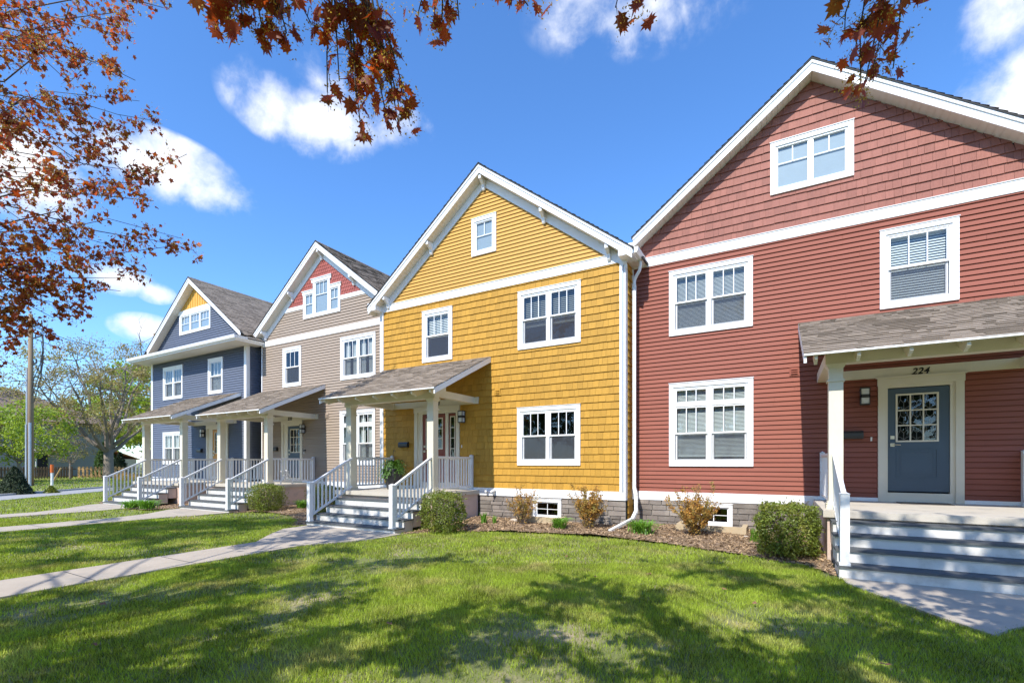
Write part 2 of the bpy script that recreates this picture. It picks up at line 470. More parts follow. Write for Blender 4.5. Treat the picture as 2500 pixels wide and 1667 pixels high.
def shingle_courses(mb, p0, along, up, length, height, exp=.14, thick=.017, seed=1, tab=.33, xl=None, xr=None):
    """asphalt courses on a sloping plane. p0 lower-left corner, along/up unit vectors"""
    rd = random.Random(seed)
    p0 = Vector(p0); al = Vector(along); up = Vector(up); n = al.cross(up).normalized()
    if n.z < 0: n = -n
    h = 0.0
    while h < height - 1e-3:
        h1 = min(h + exp, height)
        x = -rd.uniform(0, tab)
        while x < length:
            w = rd.choice((.12, .18, .25, .33)) * rd.uniform(.85, 1.15)
            a = max(0, x); b = min(length, x + w); x += w
            if b <= a: continue
            t = thick * rd.choice((.75, 1.0, 1.35)); v = rd.uniform(-.14, .12)
            A = p0 + al * a + up * h; B = p0 + al * b + up * h
            C = p0 + al * b + up * (h1 + .004); D = p0 + al * a + up * (h1 + .004)
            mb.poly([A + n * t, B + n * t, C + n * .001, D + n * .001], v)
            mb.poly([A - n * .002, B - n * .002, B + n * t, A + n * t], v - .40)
        h = h1

def text_part(name, body, size, loc, parent, m='number_black', shear=.28):
    cu = bpy.data.curves.new(name, 'FONT'); cu.body = body; cu.size = size; cu.extrude = .006; cu.shear = shear
    cu.align_x = 'CENTER'; cu.offset = .003; cu.space_character = 1.06
    o = bpy.data.objects.new(name + '_tmp', cu); COL.objects.link(o)
    bpy.context.view_layer.update()
    dg = bpy.context.evaluated_depsgraph_get()
    me = bpy.data.meshes.new_from_object(o.evaluated_get(dg)); bpy.data.objects.remove(o)
    n = bpy.data.objects.new(name, me); COL.objects.link(n); n.parent = parent
    org = ORG[parent.name]; n.location = Vector(loc) - org; n.rotation_euler = (PI / 2, 0, 0)
    me.materials.clear(); me.materials.append(MATS[m]); ORG[n.name] = org
    return n

# ================================================================== windows
def window(h, Y, x0, x1, z0, z1, units=1, kind='dh', blind=None, bl_frac=1.0, cw=.095, m='trim_white', heads=True, seed=0, casing=True):
    """returns hole rect"""
    c = MB(); g = .001
    yf, yb = Y - .046, Y + .02
    if casing:
        for pr in ([(x0, z1), (x0 + cw, z1 - cw), (x1 - cw, z1 - cw), (x1, z1)], [(x0, z0), (x1, z0), (x1 - cw, z0 + cw), (x0 + cw, z0 + cw)],
                   [(x0, z0 + 2 * g), (x0 + cw - g, z0 + cw), (x0 + cw - g, z1 - cw), (x0, z1 - 2 * g)], [(x1, z0 + 2 * g), (x1, z1 - 2 * g), (x1 - cw + g, z1 - cw), (x1 - cw + g, z0 + cw)]):
            c.prism(pr, 'y', yf, yb)
        # drip cap
        c.box(x0 - .012, x1 + .012, yf - .015, yb, z1 + .001, z1 + .014)
    else:
        c.box(x0, x1, yf, yb, z0, z0 + .05); cw = .05
        c.box(x0, x0 + cw, yf, yb, z0 + .0505, z1 - .0505); c.box(x1 - cw, x1, yf, yb, z0 + .0505, z1 - .0505); c.box(x0, x1, yf, yb, z1 - cw, z1)
    w = c.build('window', m, h)
    ix0, ix1, iz0, iz1 = x0 + cw, x1 - cw, z0 + cw, z1 - cw
    s = MB(); p = MB(); sc = MB()
    fw = .040 if kind != 'grid' else .018; mull = .085
    # outer frame
    y0f, y1f = Y - .024, Y + .06
    s.box(ix0, ix1, y0f, y1f, iz0, iz0 + fw); s.box(ix0, ix1, y0f, y1f, iz1 - fw, iz1)
    s.box(ix0, ix0 + fw, y0f, y1f, iz0 + fw, iz1 - fw); s.box(ix1 - fw, ix1, y0f, y1f, iz0 + fw, iz1 - fw)
    uw = (ix1 - ix0 - 2 * fw - mull * (units - 1)) / units
    panes = []
    def lights(a, b, c0, d0, yy, nv, hz=None, st=.038, mu=.020 if kind != 'grid' else .014):
        """one sash: stiles/rails + muntins, pane"""
        s.box(a, b, yy, yy + .03, c0, c0 + st); s.box(a, b, yy, yy + .03, d0 - st, d0)
        s.box(a, a + st, yy, yy + .03, c0 + st, d0 - st); s.box(b - st, b, yy, yy + .03, c0 + st, d0 - st)
        A, B, C, D = a + st, b - st, c0 + st, d0 - st
        zlo = C
        if hz is not None:
            zz = C + (D - C) * hz; s.box(A, B, yy + .006, yy + .018, zz - mu / 2, zz + mu / 2); zlo = zz + mu / 2
        for i in range(1, nv):
            xx = A + (B - A) * i / nv; s.box(xx - mu / 2, xx + mu / 2, yy + .0065, yy + .0175, zlo, D)
        p.poly([(A - .004, yy + .013, C - .004), (B + .004, yy + .013, C - .004), (B + .004, yy + .013, D + .004), (A - .004, yy + .013, D + .004)])
        return A, B, C, D
    for i in range(units):
        a = ix0 + fw + i * (uw + mull); b = a + uw; C, D = iz0 + fw, iz1 - fw
        if i < units - 1: s.box(b, b + mull, Y - .026, y1f, C, D)
        tr = None
        if kind == 'tall':
            T = D - (D - C) * .205
            lights(a, b, T, D, Y - .012, 3); s.box(a, b, Y - .027, y1f, T - .075, T)
            tr = D; D = T - .075
        if kind in ('dh', 'tall'):
            m0 = C + (D - C) * .5
            lights(a, b, m0 - .012, D, Y - .012, 3)
            A_, B_, C_, D_ = lights(a + .012, b - .012, C, m0 + .012, Y + .022, 1)
            sc.poly([(A_ - .02, Y + .011, C_ - .02), (B_ + .02, Y + .011, C_ - .02), (B_ + .02, Y + .011, D_ + .02), (A_ - .02, Y + .011, D_ + .02)])
        elif kind == 'fix2': lights(a, b, C, D, Y - .008, 2, hz=.60, st=.012)
        elif kind == 'fix2h': lights(a, b, C, D, Y - .008, 2, hz=.52, st=.02)
        elif kind == 'fix3': lights(a, b, C, D, Y - .008, 3, hz=.52, st=.02)
        elif kind == 'grid': lights(a, b, C, D, Y - .008, 2, hz=.5, st=.018)
        if kind == 'grid': s.box((a + b) / 2 - .01, (a + b) / 2 + .01, Y - .001, Y + .009, C + .03, (C + D) / 2)
    s.build('sash', m, w); p.build('pane', 'window_glass', w)
    # blinds
    yb_ = Y + .085
    for i in range(units):
        a = ix0 + fw + i * (uw + mull) + .01; b = a + uw - .02; C, D = iz0 + fw, iz1 - fw
        q = MB(); mb_ = None
        if blind == 'film': q.box(a - .02, b + .02, Y + .03, Y + .034, C, D); mb_ = 'window_film'
        elif blind in ('slats', 'slats_dark', 'slats_fine'):
            stp = .05 if blind != 'slats_fine' else .03
            zz = D; end = D - (D - C) * bl_frac
            q.box(a, b, yb_ - .01, yb_ + .05, D - .05, D)
            while zz > end:
                q.poly([(a, yb_, zz - stp * .72), (b, yb_, zz - stp * .72), (b, yb_ + .022, zz), (a, yb_ + .022, zz)]); zz -= stp
            q.box(a, b, yb_, yb_ + .03, end - .03, end)
            mb_ = 'blind_dark' if blind == 'slats_dark' else 'blind'
        elif blind == 'curtain':
            for side in (0, 1):
                n = 10; wd = (b - a) * (.36 if side == 0 else .42); xs = a if side == 0 else b - wd
                for k in range(n):
                    xa = xs + wd * k / n; xb = xs + wd * (k + 1) / n; ya = yb_ + .03 * (k % 2); yc = yb_ + .03 * ((k + 1) % 2)
                    q.poly([(xa, ya, C), (xb, yc, C), (xb, yc, D), (xa, ya, D)], random.uniform(-.1, .05))
            mb_ = 'curtain'
        if mb_: q.build('blind' if 'slat' in blind else ('curtain' if blind == 'curtain' else 'frosted_film'), mb_, w)
    if kind in ('dh', 'tall') : sc.build('insect_screen', 'screen_see', w)
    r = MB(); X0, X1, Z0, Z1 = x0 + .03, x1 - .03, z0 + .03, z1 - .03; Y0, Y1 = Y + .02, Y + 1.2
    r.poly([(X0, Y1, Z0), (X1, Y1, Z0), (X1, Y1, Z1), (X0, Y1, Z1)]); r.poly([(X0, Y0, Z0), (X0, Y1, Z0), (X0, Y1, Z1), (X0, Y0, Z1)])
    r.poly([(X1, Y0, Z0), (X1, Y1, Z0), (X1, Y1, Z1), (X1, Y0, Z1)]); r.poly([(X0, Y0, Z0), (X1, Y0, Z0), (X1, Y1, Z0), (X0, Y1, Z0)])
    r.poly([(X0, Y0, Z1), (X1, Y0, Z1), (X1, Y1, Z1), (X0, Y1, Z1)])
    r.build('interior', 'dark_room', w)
    return (x0 + .04, x1 - .04, z0 + .04, z1 - .04)

def screen_mat():
    m = bpy.data.materials.new('screen_see'); m.use_nodes = True
    t = m.node_tree; t.nodes.clear(); N = t.nodes.new; L = t.links.new
    tr = N('ShaderNodeBsdfTransparent'); df = N('ShaderNodeBsdfDiffuse'); df.inputs[0].default_value = (.10, .105, .12, 1)
    ms = N('ShaderNodeMixShader'); ms.inputs[0].default_value = .40; o = N('ShaderNodeOutputMaterial')
    L(tr.outputs[0], ms.inputs[1]); L(df.outputs[0], ms.inputs[2]); L(ms.outputs[0], o.inputs[0]); MATS['screen_see'] = m
screen_mat()

# ================================================================== doors and wall fixtures
SL = .84   # porch floor height
def door(h, Y, cx0, cx1, d0, d1, m, glass='grid', side=None, leaded=False, handle='left'):
    c = MB(); yf = Y - .05
    inner = .03
    c.box(cx0, cx0 + .12, yf, Y + .02, SL, 3.13); c.box(cx1 - .12, cx1, yf, Y + .02, SL, 3.13)
    c.box(cx0 - .01, cx1 + .01, yf - .006, Y + .02, 3.13, 3.27); c.box(cx0 - .035, cx1 + .035, yf - .03, Y + .02, 3.27, 3.30)
    # jambs
    jl, jr = d0 - .04, (side[1] if side else d1) + .04
    c.box(cx0 + .12, jl, Y - .02, Y + .05, SL, 3.13); c.box(jr, cx1 - .12, Y - .02, Y + .05, SL, 3.13)
    c.box(jl, d0, Y - .03, Y + .06, SL, 3.13); c.box(side[1] if side else d1, jr, Y - .03, Y + .06, SL, 3.13)
    c.box(d0, jr - .04, Y - .03, Y + .06, 3.075, 3.13)
    if side: c.box(d1, side[0], Y - .045, Y + .06, SL, 3.075)
    c.box(d0 - .04, jr, Y - .032, Y + .06, SL, 1.02)
    c.build('door_casing', 'casing_cream', h)
    ys = Y - .004
    z0, z1 = 1.05, 3.06
    g0, g1, gz0, gz1 = d0 + .125, d0 + .125 + .645, 2.01, 2.95
    b = MB()
    b.box(d0 + .003, g0 + .02, ys, ys + .045, z0, z1); b.box(g1 - .02, d1 - .003, ys, ys + .045, z0, z1)
    b.box(g0 + .02, g1 - .02, ys, ys + .045, gz1 - .02, z1); b.box(g0 + .02, g1 - .02, ys, ys + .045, z0, gz0 + .02)
    # recessed panel moulding
    for (a, bb, c0, d_) in ((g0 + .01, g1 - .01, 1.86, 1.88), (g0 + .01, g1 - .01, 1.31, 1.33), (g0 + .01, g0 + .03, 1.33, 1.86), (g1 - .03, g1 - .01, 1.33, 1.86)):
        b.box(a, bb, ys - .010, ys + .001, c0, d_)
    for (a, bb, c0, d_) in ((g0 + .07, g1 - .07, 1.80, 1.812), (g0 + .07, g1 - .07, 1.378, 1.39), (g0 + .07, g0 + .082, 1.39, 1.80), (g1 - .082, g1 - .07, 1.39, 1.80)):
        b.box(a, bb, ys - .006, ys + .001, c0, d_)
    D = b.build('door', m, h)
    f = MB()
    f.box(g0, g1, ys - .016, ys + .01, gz0, gz0 + .03); f.box(g0, g1, ys - .016, ys + .01, gz1 - .03, gz1)
    f.box(g0, g0 + .03, ys - .016, ys + .01, gz0 + .03, gz1 - .03); f.box(g1 - .03, g1, ys - .016, ys + .01, gz0 + .03, gz1 - .03)
    A, B, C, E_ = g0 + .03, g1 - .03, gz0 + .03, gz1 - .03
    for i in (1, 2):
        xx = A + (B - A) * i / 3; f.box(xx - .011, xx + .011, ys - .014, ys + .006, C, E_)
        zz = C + (E_ - C) * i / 3; f.box(A, B, ys - .013, ys + .005, zz - .011, zz + .011)
    f.build('glass_grille', 'casing_cream', D)
    p = MB(); p.poly([(A, ys + .013, C), (B, ys + .013, C), (B, ys + .013, E_), (A, ys + .013, E_)]); p.build('door_glass', 'window_glass', D)
    if leaded:
        q = MB(); yy = ys + .009
        def seg(x, z, x2, z2): q.bar((x, yy, z), (x2, yy, z2), .004, .004, up=(0, 1, 0))
        for i in range(3):
            for j in range(3):
                xa = A + (B - A) * i / 3; xb = A + (B - A) * (i + 1) / 3; za = C + (E_ - C) * j / 3; zb = C + (E_ - C) * (j + 1) / 3
                xm = (xa + xb) / 2; zm = (za + zb) / 2; w = (xb - xa) * .27; hh = (zb - za) * .22
                seg(xm - w, zb, xm - w, zm + hh); seg(xm + w, zb, xm + w, zm + hh); seg(xm - w, zm + hh, xm, zm); seg(xm + w, zm + hh, xm, zm)
                seg(xm, zm, xm, za + .03); seg(xa, zm - hh, xm - w, za + hh); seg(xb, zm - hh, xm + w, za + hh)
                seg(xm - w, za + hh, xm, za + .02); seg(xm + w, za + hh, xm, za + .02); seg(xa, zm - hh, xm - w, zm + hh); seg(xb, zm - hh, xm + w, zm + hh)
        q.build('lead_came', 'lead_came', D)
    k = MB()
    hx = d0 + .075 if handle == 'left' else d1 - .075; sg = 1 if handle == 'left' else -1
    k.box(hx - .032, hx + .032, ys - .02, ys, 2.07, 2.135); k.box(hx - .012, hx + .012, ys - .035, ys - .02, 2.09, 2.11); k.build('deadbolt', 'brass', D)
    k = MB(); k.box(hx - .032, hx + .032, ys - .02, ys, 1.925, 1.99); k.tube([(hx, ys - .02, 1.96), (hx, ys - .055, 1.96), (hx + sg * .12, ys - .055, 1.955)], .009, 8)
    k.build('handle', 'brass', D)
    if side:
        s0, s1 = side
        b = MB(); b.box(s0 + .002, s0 + .055, ys, ys + .04, 1.05, 3.06); b.box(s1 - .055, s1 - .002, ys, ys + .04, 1.05, 3.06)
        b.box(s0 + .055, s1 - .055, ys, ys + .04, 2.97, 3.06); b.box(s0 + .055, s1 - .055, ys, ys + .04, 1.05, 1.70)
        S = b.build('sidelight', m, h)
        f = MB(); a, c_ = s0 + .05, s1 - .05
        f.box(a, c_, ys - .014, ys, 1.69, 1.72); f.box(a, c_, ys - .014, ys, 2.95, 2.98); f.box(a, a + .025, ys - .014, ys, 1.72, 2.95); f.box(c_ - .025, c_, ys - .014, ys, 1.72, 2.95)
        for i in range(1, 4): zz = 1.72 + 1.23 * i / 4; f.box(a, c_, ys - .012, ys + .002, zz - .011, zz + .011)
        f.build('glass_grille', 'casing_cream', S)
        p = MB(); p.poly([(a, ys + .011, 1.70), (c_, ys + .011, 1.70), (c_, ys + .011, 2.97), (a, ys + .011, 2.97)]); p.build('door_glass', 'window_glass', S)
    r = MB(); e1 = (side[1] if side else d1)
    r.poly([(d0, Y + .9, .9), (e1, Y + .9, .9), (e1, Y + .9, 3.1), (d0, Y + .9, 3.1)]); r.poly([(d0, Y + .07, .9), (d0, Y + .9, .9), (d0, Y + .9, 3.1), (d0, Y + .07, 3.1)])
    r.poly([(e1, Y + .07, .9), (e1, Y + .9, .9), (e1, Y + .9, 3.1), (e1, Y + .07, 3.1)]); r.poly([(d0, Y + .07, 3.1), (e1, Y + .07, 3.1), (e1, Y + .9, 3.1), (d0, Y + .9, 3.1)])
    r.build('hallway', 'dark_room', h)
    return (cx0 + .04, cx1 - .04, 0, 3.2)

def wall_lamp(h, Y, x, z=2.93):
    b = MB(); w = .078
    b.box(x - .065, x + .065, Y - .045, Y - .012, z - .14, z + .14)
    b.box(x - w, x + w, Y - .19, Y - .045, z - .172, z - .15); b.box(x - w, x + w, Y - .19, Y - .045, z + .15, z + .172)
    b.box(x - w, x + w, Y - .19, Y - .045, z - .03, z + .035)
    for dx in (-w, w - .014):
        for dy in (-.19, -.059): b.box(x + dx, x + dx + .014, Y + dy, Y + dy + .014, z - .15, z + .15)
    L = b.build('wall_lamp', 'black_metal', h)
    for a, c in ((z - .149, z - .031), (z + .036, z + .149)):
        g = MB(); g.box(x - w + .012, x + w - .012, Y - .178, Y - .055, a, c); g.build('lamp_pane', 'lamp_glass', L)
def mailbox(h, Y, x0, x1, z0=2.09, z1=2.25):
    b = MB(); b.prism([(Y - .014, z0), (Y - .11, z0), (Y - .12, z0 + .05), (Y - .12, z1 - .05), (Y - .09, z1), (Y - .014, z1)], 'x', x0, x1)
    M_ = b.build('mailbox', 'black_metal', h)
    l = MB(); l.box(x0 + .004, x1 - .004, Y - .128, Y - .09, z1 - .055, z1 - .045); l.build('lid', 'black_metal', M_)
def doorbell(h, Y, x, z=2.08):
    b = MB(); b.box(x - .014, x + .014, Y - .03, Y - .01, z - .04, z + .04); o = b.build('doorbell', 'pvc', h)
    k = MB(); k.tube([(x, Y - .034, z), (x, Y - .028, z)], .008, 8); k.build('button', 'brass', o)
def wall_vent(h, Y, x0, x1, z0, z1, m):
    b = MB(); b.box(x0, x1, Y - .035, Y - .004, z0, z1)
    for i in range(3):
        z = z0 + .045 + i * .045; b.prism([(Y - .035, z), (Y - .06, z - .008), (Y - .035, z + .018)], 'x', x0 + .03, x1 - .03)
    b.build('wall_vent', m, h)

# ================================================================== porch
def railing(h, name, a, b, za, zb, drop=.84, newels=(), sub='baluster', spacing=.118):
    """a,b: (x,y) ends; za,zb: top rail heights at the ends"""
    ax, ay = a; bx, by = b
    r = MB()
    r.bar((ax, ay, za), (bx, by, zb), .062, .042); r.bar((ax, ay, za - .028), (bx, by, zb - .028), .04, .03)
    r.bar((ax, ay, za - drop), (bx, by, zb - drop), .045, .045)
    o = r.build(name, 'rail_white', h)
    L = math.hypot(bx - ax, by - ay); n = max(2, int(L / spacing))
    for i in range(1, n):
        t = i / n; x = ax + (bx - ax) * t; y = ay + (by - ay) * t; zt = za + (zb - za) * t
        q = MB(); s = .0175; q.box(x - s, x + s, y - s, y + s, zt - drop, zt - .03); q.build('baluster', 'rail_white', o)
    for (nx, ny, z0, z1, w) in newels:
        q = MB(); s = w / 2
        q.box(nx - s, nx + s, ny - s, ny + s, z0, z1); q.box(nx - s - .012, nx + s + .012, ny - s - .012, ny + s + .012, z0, z0 + .03)
        q.add([(nx - s - .01, ny - s - .01, z1), (nx + s + .01, ny - s - .01, z1), (nx + s + .01, ny + s + .01, z1), (nx - s - .01, ny + s + .01, z1), (nx, ny, z1 + .035)],
              [(0, 1, 4), (1, 2, 4), (2, 3, 4), (3, 0, 4), (3, 2, 1, 0)])
        q.build('newel_post', 'rail_white', o)
    return o

def porch(h, Yw, pl, pr, Yp, slab, ys, st, treads, roof, yr, z_eave=3.37, number='', nx=0, left_rail=True, right_rail=True, post_w=.2):
    # slab and foundation
    b = MB(); b.box(slab[0] + .06, slab[1] - .06, ys + .07, Yw - .02, -.05, SL - .105); b.build('porch_foundation', 'foundation', h)
    b = MB(); b.box(slab[0], slab[1], ys, Yw - .015, SL - .105, SL); b.build('porch_floor', 'slab_concrete', h)
    # stairs: treads heights list, riser faces step .30
    n = len(treads); zt = [SL] + treads
    for k in range(n):
        yfr = ys + .05 - .30 * (k + 1)      # riser face below tread k
        t = MB(); t.box(st[0] - .02, st[1] + .02, yfr - .03, yfr + .30, treads[k] - .03, treads[k]); t.build('tread', 'tread_grey', h)
    b = MB()
    for k in range(n):
        yfr = ys + .05 - .30 * (k + 1); z0 = (treads[k + 1] if k + 1 < n else -.02)
        b.box(st[0], st[1], yfr, yfr + .02, z0, treads[k] - .031)
    b.build('risers', 'riser_paint', h)
    for sx_ in (st[0], st[1] - .022):
        b = MB()
        for k in range(n):
            yfr = ys + .05 - .30 * (k + 1)
            b.box(sx_, sx_ + .022, yfr + .021, yfr + .30 + (.0), max(-.02, treads[k] - .031 - .36), treads[k] - .031)
        b.build('stair_side', 'foundation' if sx_ > st[0] else 'rail_white', h)
    # posts
    for px in (pl, pr):
        q = MB(); w = post_w; c = px + w / 2; cy = Yp + w / 2
        def blk(hw, z0, z1): q.box(c - hw, c + hw, cy - hw, cy + hw, z0, z1)
        blk(w / 2 + .035, SL, SL + .09); blk(w / 2 + .018, SL + .09, SL + .125); blk(w / 2, SL + .125, 3.18)
        blk(w / 2 + .022, 2.945, 2.97); blk(w / 2 + .012, 2.97, 2.985)
        q.add([(c + sx2 * (w / 2 + e), cy + sy2 * (w / 2 + e), z) for z, e in ((3.16, 0.001), (3.235, .045)) for sx2, sy2 in ((-1, -1), (1, -1), (1, 1), (-1, 1))],
              [(0, 1, 5, 4), (1, 2, 6, 5), (2, 3, 7, 6), (3, 0, 4, 7)])
        q.build('porch_post', 'cream_paint', h)
    # beams
    b = MB(); b.box(pl - .045, pr + post_w + .045, Yp - .012, Yp + post_w - .02, 3.235, 3.46); b.build('front_beam', 'cream_paint', h)
    for xx in (pl - .03, pr + post_w - .12):
        b = MB(); b.box(xx, xx + .15, Yp + post_w - .02, Yw - .052, 3.29, 3.47); b.build('side_beam', 'cream_paint', h)
    b = MB(); b.box(pl - .03, pr + post_w + .15, Yw - .052, Yw + .01, 3.285, 3.47); b.build('wall_beam', 'cream_paint', h)
    # roof
    zw = 4.57; x0, x1 = roof; m_ = (zw - z_eave) / (Yw - yr)
    L = math.hypot(Yw - yr, zw - z_eave); up = ((0), (Yw - yr) / L, (zw - z_eave) / L)
    b = MB(); t = .03
    b.prism([(yr, z_eave - t), (Yw - .01, zw - t), (Yw - .01, zw + .0), (yr, z_eave + .0)], 'x', x0 + .02, x1 - .02); rf = b.build('porch_roof', 'cream_paint', h)
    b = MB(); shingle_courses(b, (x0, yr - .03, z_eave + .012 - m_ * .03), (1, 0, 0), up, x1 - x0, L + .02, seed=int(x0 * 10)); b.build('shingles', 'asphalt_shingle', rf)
    b = MB(); b.box(x0, x1, yr - .035, yr - .005, z_eave - .022, z_eave + .006); b.build('drip_edge', 'trim_white', rf)
    for xx in (x0, x1 - .04):
        b = MB(); b.prism([(yr, z_eave - .135), (Yw - .02, zw - .155), (Yw - .02, zw - .002), (yr, z_eave - .002)], 'x', xx, xx + .04); b.build('barge_board', 'trim_white', rf)
    # rafter tails
    nn = 7
    for i in range(nn):
        xx = x0 + .10 + (x1 - x0 - .2) * i / (nn - 1)
        if i in (0, nn - 1): xx += .07 if i == 0 else -.07
        b = MB(); z = z_eave - .032
        ye = Yp - .014
        pts = [(yr + .02, z), (yr + .02, z - .05), (yr + .07, z - .085), (yr + .12, z - .075), (yr + .17, z - .115), (ye, z - .10 + m_ * .3), (ye, z + m_ * (ye - yr))]
        b.prism(pts, 'x', xx - .022, xx + .022); b.build('rafter_tail', 'cream_paint', rf)
    # fixed shingle flashing strip (dark)
    # railings
    tl = treads[-1]
    yn = ys + .05 - .30 * n + .05
    for sx_, px, nm in ((st[0] + .065, pl + .10, 0), (st[1] - .12, pr + .10, 1)):
        xn = sx_
        railing(h, 'stair_railing', (xn, yn), (xn if nm == 0 else xn, Yp - .01), tl + .93, SL + .90, drop=.80, newels=[(xn, yn, tl, tl + .985, .108)])
        q = None
    zt = SL + .915
    if right_rail:
        xx = pr + post_w - .06
        railing(h, 'porch_railing', (xx, Yp + post_w), (xx, Yw - .08), zt, zt, drop=.80, newels=[(xx, Yw - .08, SL, zt + .055, .085)])
    if left_rail:
        xx = pl + .06
        railing(h, 'porch_railing', (xx, Yp + post_w), (xx, Yw - .08), zt, zt, drop=.80, newels=[(xx, Yw - .08, SL, zt + .055, .085)])
    if number: text_part('house_number', number, .165, (nx, Yw - .060, 3.312), h)
    return m_

# ================================================================== gable roofs
def gable_roof(h, Yw, xa, zs, m_, xl, xr, depth=11.0, over=.32, fas=.225, frieze=0.0, extl=0, extr=0, zgab0=6.43, brackets=(), soffit=True, seed=1, wl=None, wr=None, ef=.12):
    """zs = z of the soffit line at the apex (fascia bottom)"""
    y0 = Yw - over
    bot = lambda x: zs - m_ * abs(x - xa)
    # rake boards
    for s_, xe in ((-1, xl), (1, xr)):
        b = MB(); b.prism([(xa, bot(xa)), (xe, bot(xe)), (xe, bot(xe) + fas), (xa, bot(xa) + fas)], 'y', y0, y0 + .028)
        b.prism([(xa, bot(xa) + fas * .70), (xe, bot(xe) + fas * .70), (xe, bot(xe) + fas + .012), (xa, bot(xa) + fas + .012)], 'y', y0 - .022, y0 - .0005)
        b.build('rake_board', 'trim_white', h)
    # soffit boards with grooves: strips
    if soffit:
        for s_, xe in ((-1, xl), (1, xr)):
            b = MB(); L = abs(xe - xa); n = int(L / .10)
            for i in range(n):
                a0 = xa + (xe - xa) * (i + .06) / n; a1 = xa + (xe - xa) * (i + 1) / n
                b.poly([(a0, y0 + .028, bot(a0) + .004), (a1, y0 + .028, bot(a1) + .004), (a1, Yw + .02, bot(a1) + .004), (a0, Yw + .02, bot(a0) + .004)])
            b.poly([(xa, y0 + .028, bot(xa) + .012), (xe, y0 + .028, bot(xe) + .012), (xe, Yw + .02, bot(xe) + .012), (xa, Yw + .02, bot(xa) + .012)])
            b.build('soffit', 'soffit', h)
    if frieze:
        for xe in (max(xl, wl) if wl is not None else xl, min(xr, wr) if wr is not None else xr):
            b = MB(); b.prism([(xa, bot(xa) - frieze), (xe, bot(xe) - frieze), (xe, bot(xe)), (xa, bot(xa))], 'y', Yw - .034, Yw - .001); b.build('frieze_board', 'trim_white', h)
    for bx in brackets:
        zb = bot(bx) - (.0 if bx != xa else .03); w = .038
        b = MB(); b.prism([(Yw - .036, zb - .33), (Yw - .075, zb - .335), (Yw - .10, zb - .30), (Yw - .12, zb - .20), (y0 + .07, zb - .10), (y0 + .04, zb - .10), (y0 + .035, zb - .02), (y0 + .035, zb + .0), (Yw - .036, zb + .0)], 'x', bx - w, bx + w)
        b.build('bracket', 'trim_white', h)
    # shingled slopes
    zt = zs + fas + .028
    R_ = None
    for s_, xe, ex in ((-1, xl, extl), (1, xr, extr)):
        L = math.hypot(1, m_); run = abs(xe - xa) + .03
        up = (-s_ / L, 0, m_ / L)
        b = MB(); b.prism([(xa, zt - .03), (xa + s_ * run, zt - .03 - m_ * run), (xa + s_ * run, zt - .002 - m_ * run), (xa, zt - .002)], 'y', y0 - .035, Yw + depth)
        if R_ is None: R_ = b.build('roof', 'shingle_edge', h)
        else: b.build('roof', 'shingle_edge', h)
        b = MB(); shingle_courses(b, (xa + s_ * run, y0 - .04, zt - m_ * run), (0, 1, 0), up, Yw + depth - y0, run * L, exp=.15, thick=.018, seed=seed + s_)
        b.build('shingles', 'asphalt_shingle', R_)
        if ex:
            x_a = xa + s_ * run; x_b = x_a + s_ * ex; ya = Yw + ef; z_a = zt - m_ * run; z_b = z_a - m_ * ex
            b = MB(); b.prism([(x_a, z_a - .03), (x_b, z_b - .03), (x_b, z_b - .002), (x_a, z_a - .002)], 'y', ya, Yw + depth); b.build('roof', 'shingle_edge', h)
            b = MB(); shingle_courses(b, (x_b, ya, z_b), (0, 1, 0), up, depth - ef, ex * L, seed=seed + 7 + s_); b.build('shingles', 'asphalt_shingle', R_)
    # ridge cap
    b = MB()
    y = y0 - .03; rd = random.Random(seed)
    while y < Yw + depth - .1:
        v = rd.uniform(-.3, -.1)
        for s_ in (-1, 1): b.poly([(xa, y, zt + .028), (xa + s_ * .14, y, zt + .024 - m_ * .14), (xa + s_ * .14, y + .2, zt + .012 - m_ * .14), (xa, y + .2, zt + .016)], v)
        y += .15
    b.build('ridge_cap', 'asphalt_shingle', h)
    return bot

def body(h, m, xl, xr, Yw, depth=11, ztop=6.3, left=True, right=True):
    """plain side and rear walls behind the facade"""
    b = MB()
    if left: b.box(xl, xl + .02, Yw + .02, Yw + depth, -.1, ztop)
    if right: b.box(xr - .02, xr, Yw + .02, Yw + depth, -.1, ztop)
    b.box(xl + .02, xr - .02, Yw + depth - .02, Yw + depth, -.1, ztop)
    b.build('side_wall', m, h)

def stone_base(h, Y, x0, x1, z1, holes, seed):
    rd = random.Random(seed); b = MB()
    b2 = MB(); sheet(b2, front(Y), -.1, z1, const(x0), const(x1), holes, -.004); b2.build('mortar_backing', 'mortar', h)
    z = -.06
    while z < z1 - .01:
        hh = min(rd.choice((.075, .10, .13)) , z1 - z)
        x = x0
        while x < x1 - .01:
            w = min(rd.uniform(.18, .52), x1 - x)
            pieces = _cuts(x + .004, x + w - .004, [(q[0], q[1]) for q in holes if q[2] < z + hh / 2 < q[3]])
            for a, c in pieces:
                if c - a < .02: continue
                d = rd.uniform(.012, .034); v = rd.uniform(-.30, .28); e = .007
                za, zb = z + .004, z + hh - .004
                j = lambda: rd.uniform(-.004, .004)
                o = [(a + j(), Y + .002, za + j()), (c + j(), Y + .002, za + j()), (c + j(), Y + .002, zb + j()), (a + j(), Y + .002, zb + j())]
                i_ = [(a + e + j(), Y - d, za + e + j()), (c - e + j(), Y - d, za + e + j()), (c - e + j(), Y - d + j(), zb - e + j()), (a + e + j(), Y - d + j(), zb - e + j())]
                b.add(o + i_, [(4, 5, 6, 7), (0, 1, 5, 4), (1, 2, 6, 5), (2, 3, 7, 6), (3, 0, 4, 7)], v)
            x += w
        z += hh
    b.build('stone_base', 'stone', h)

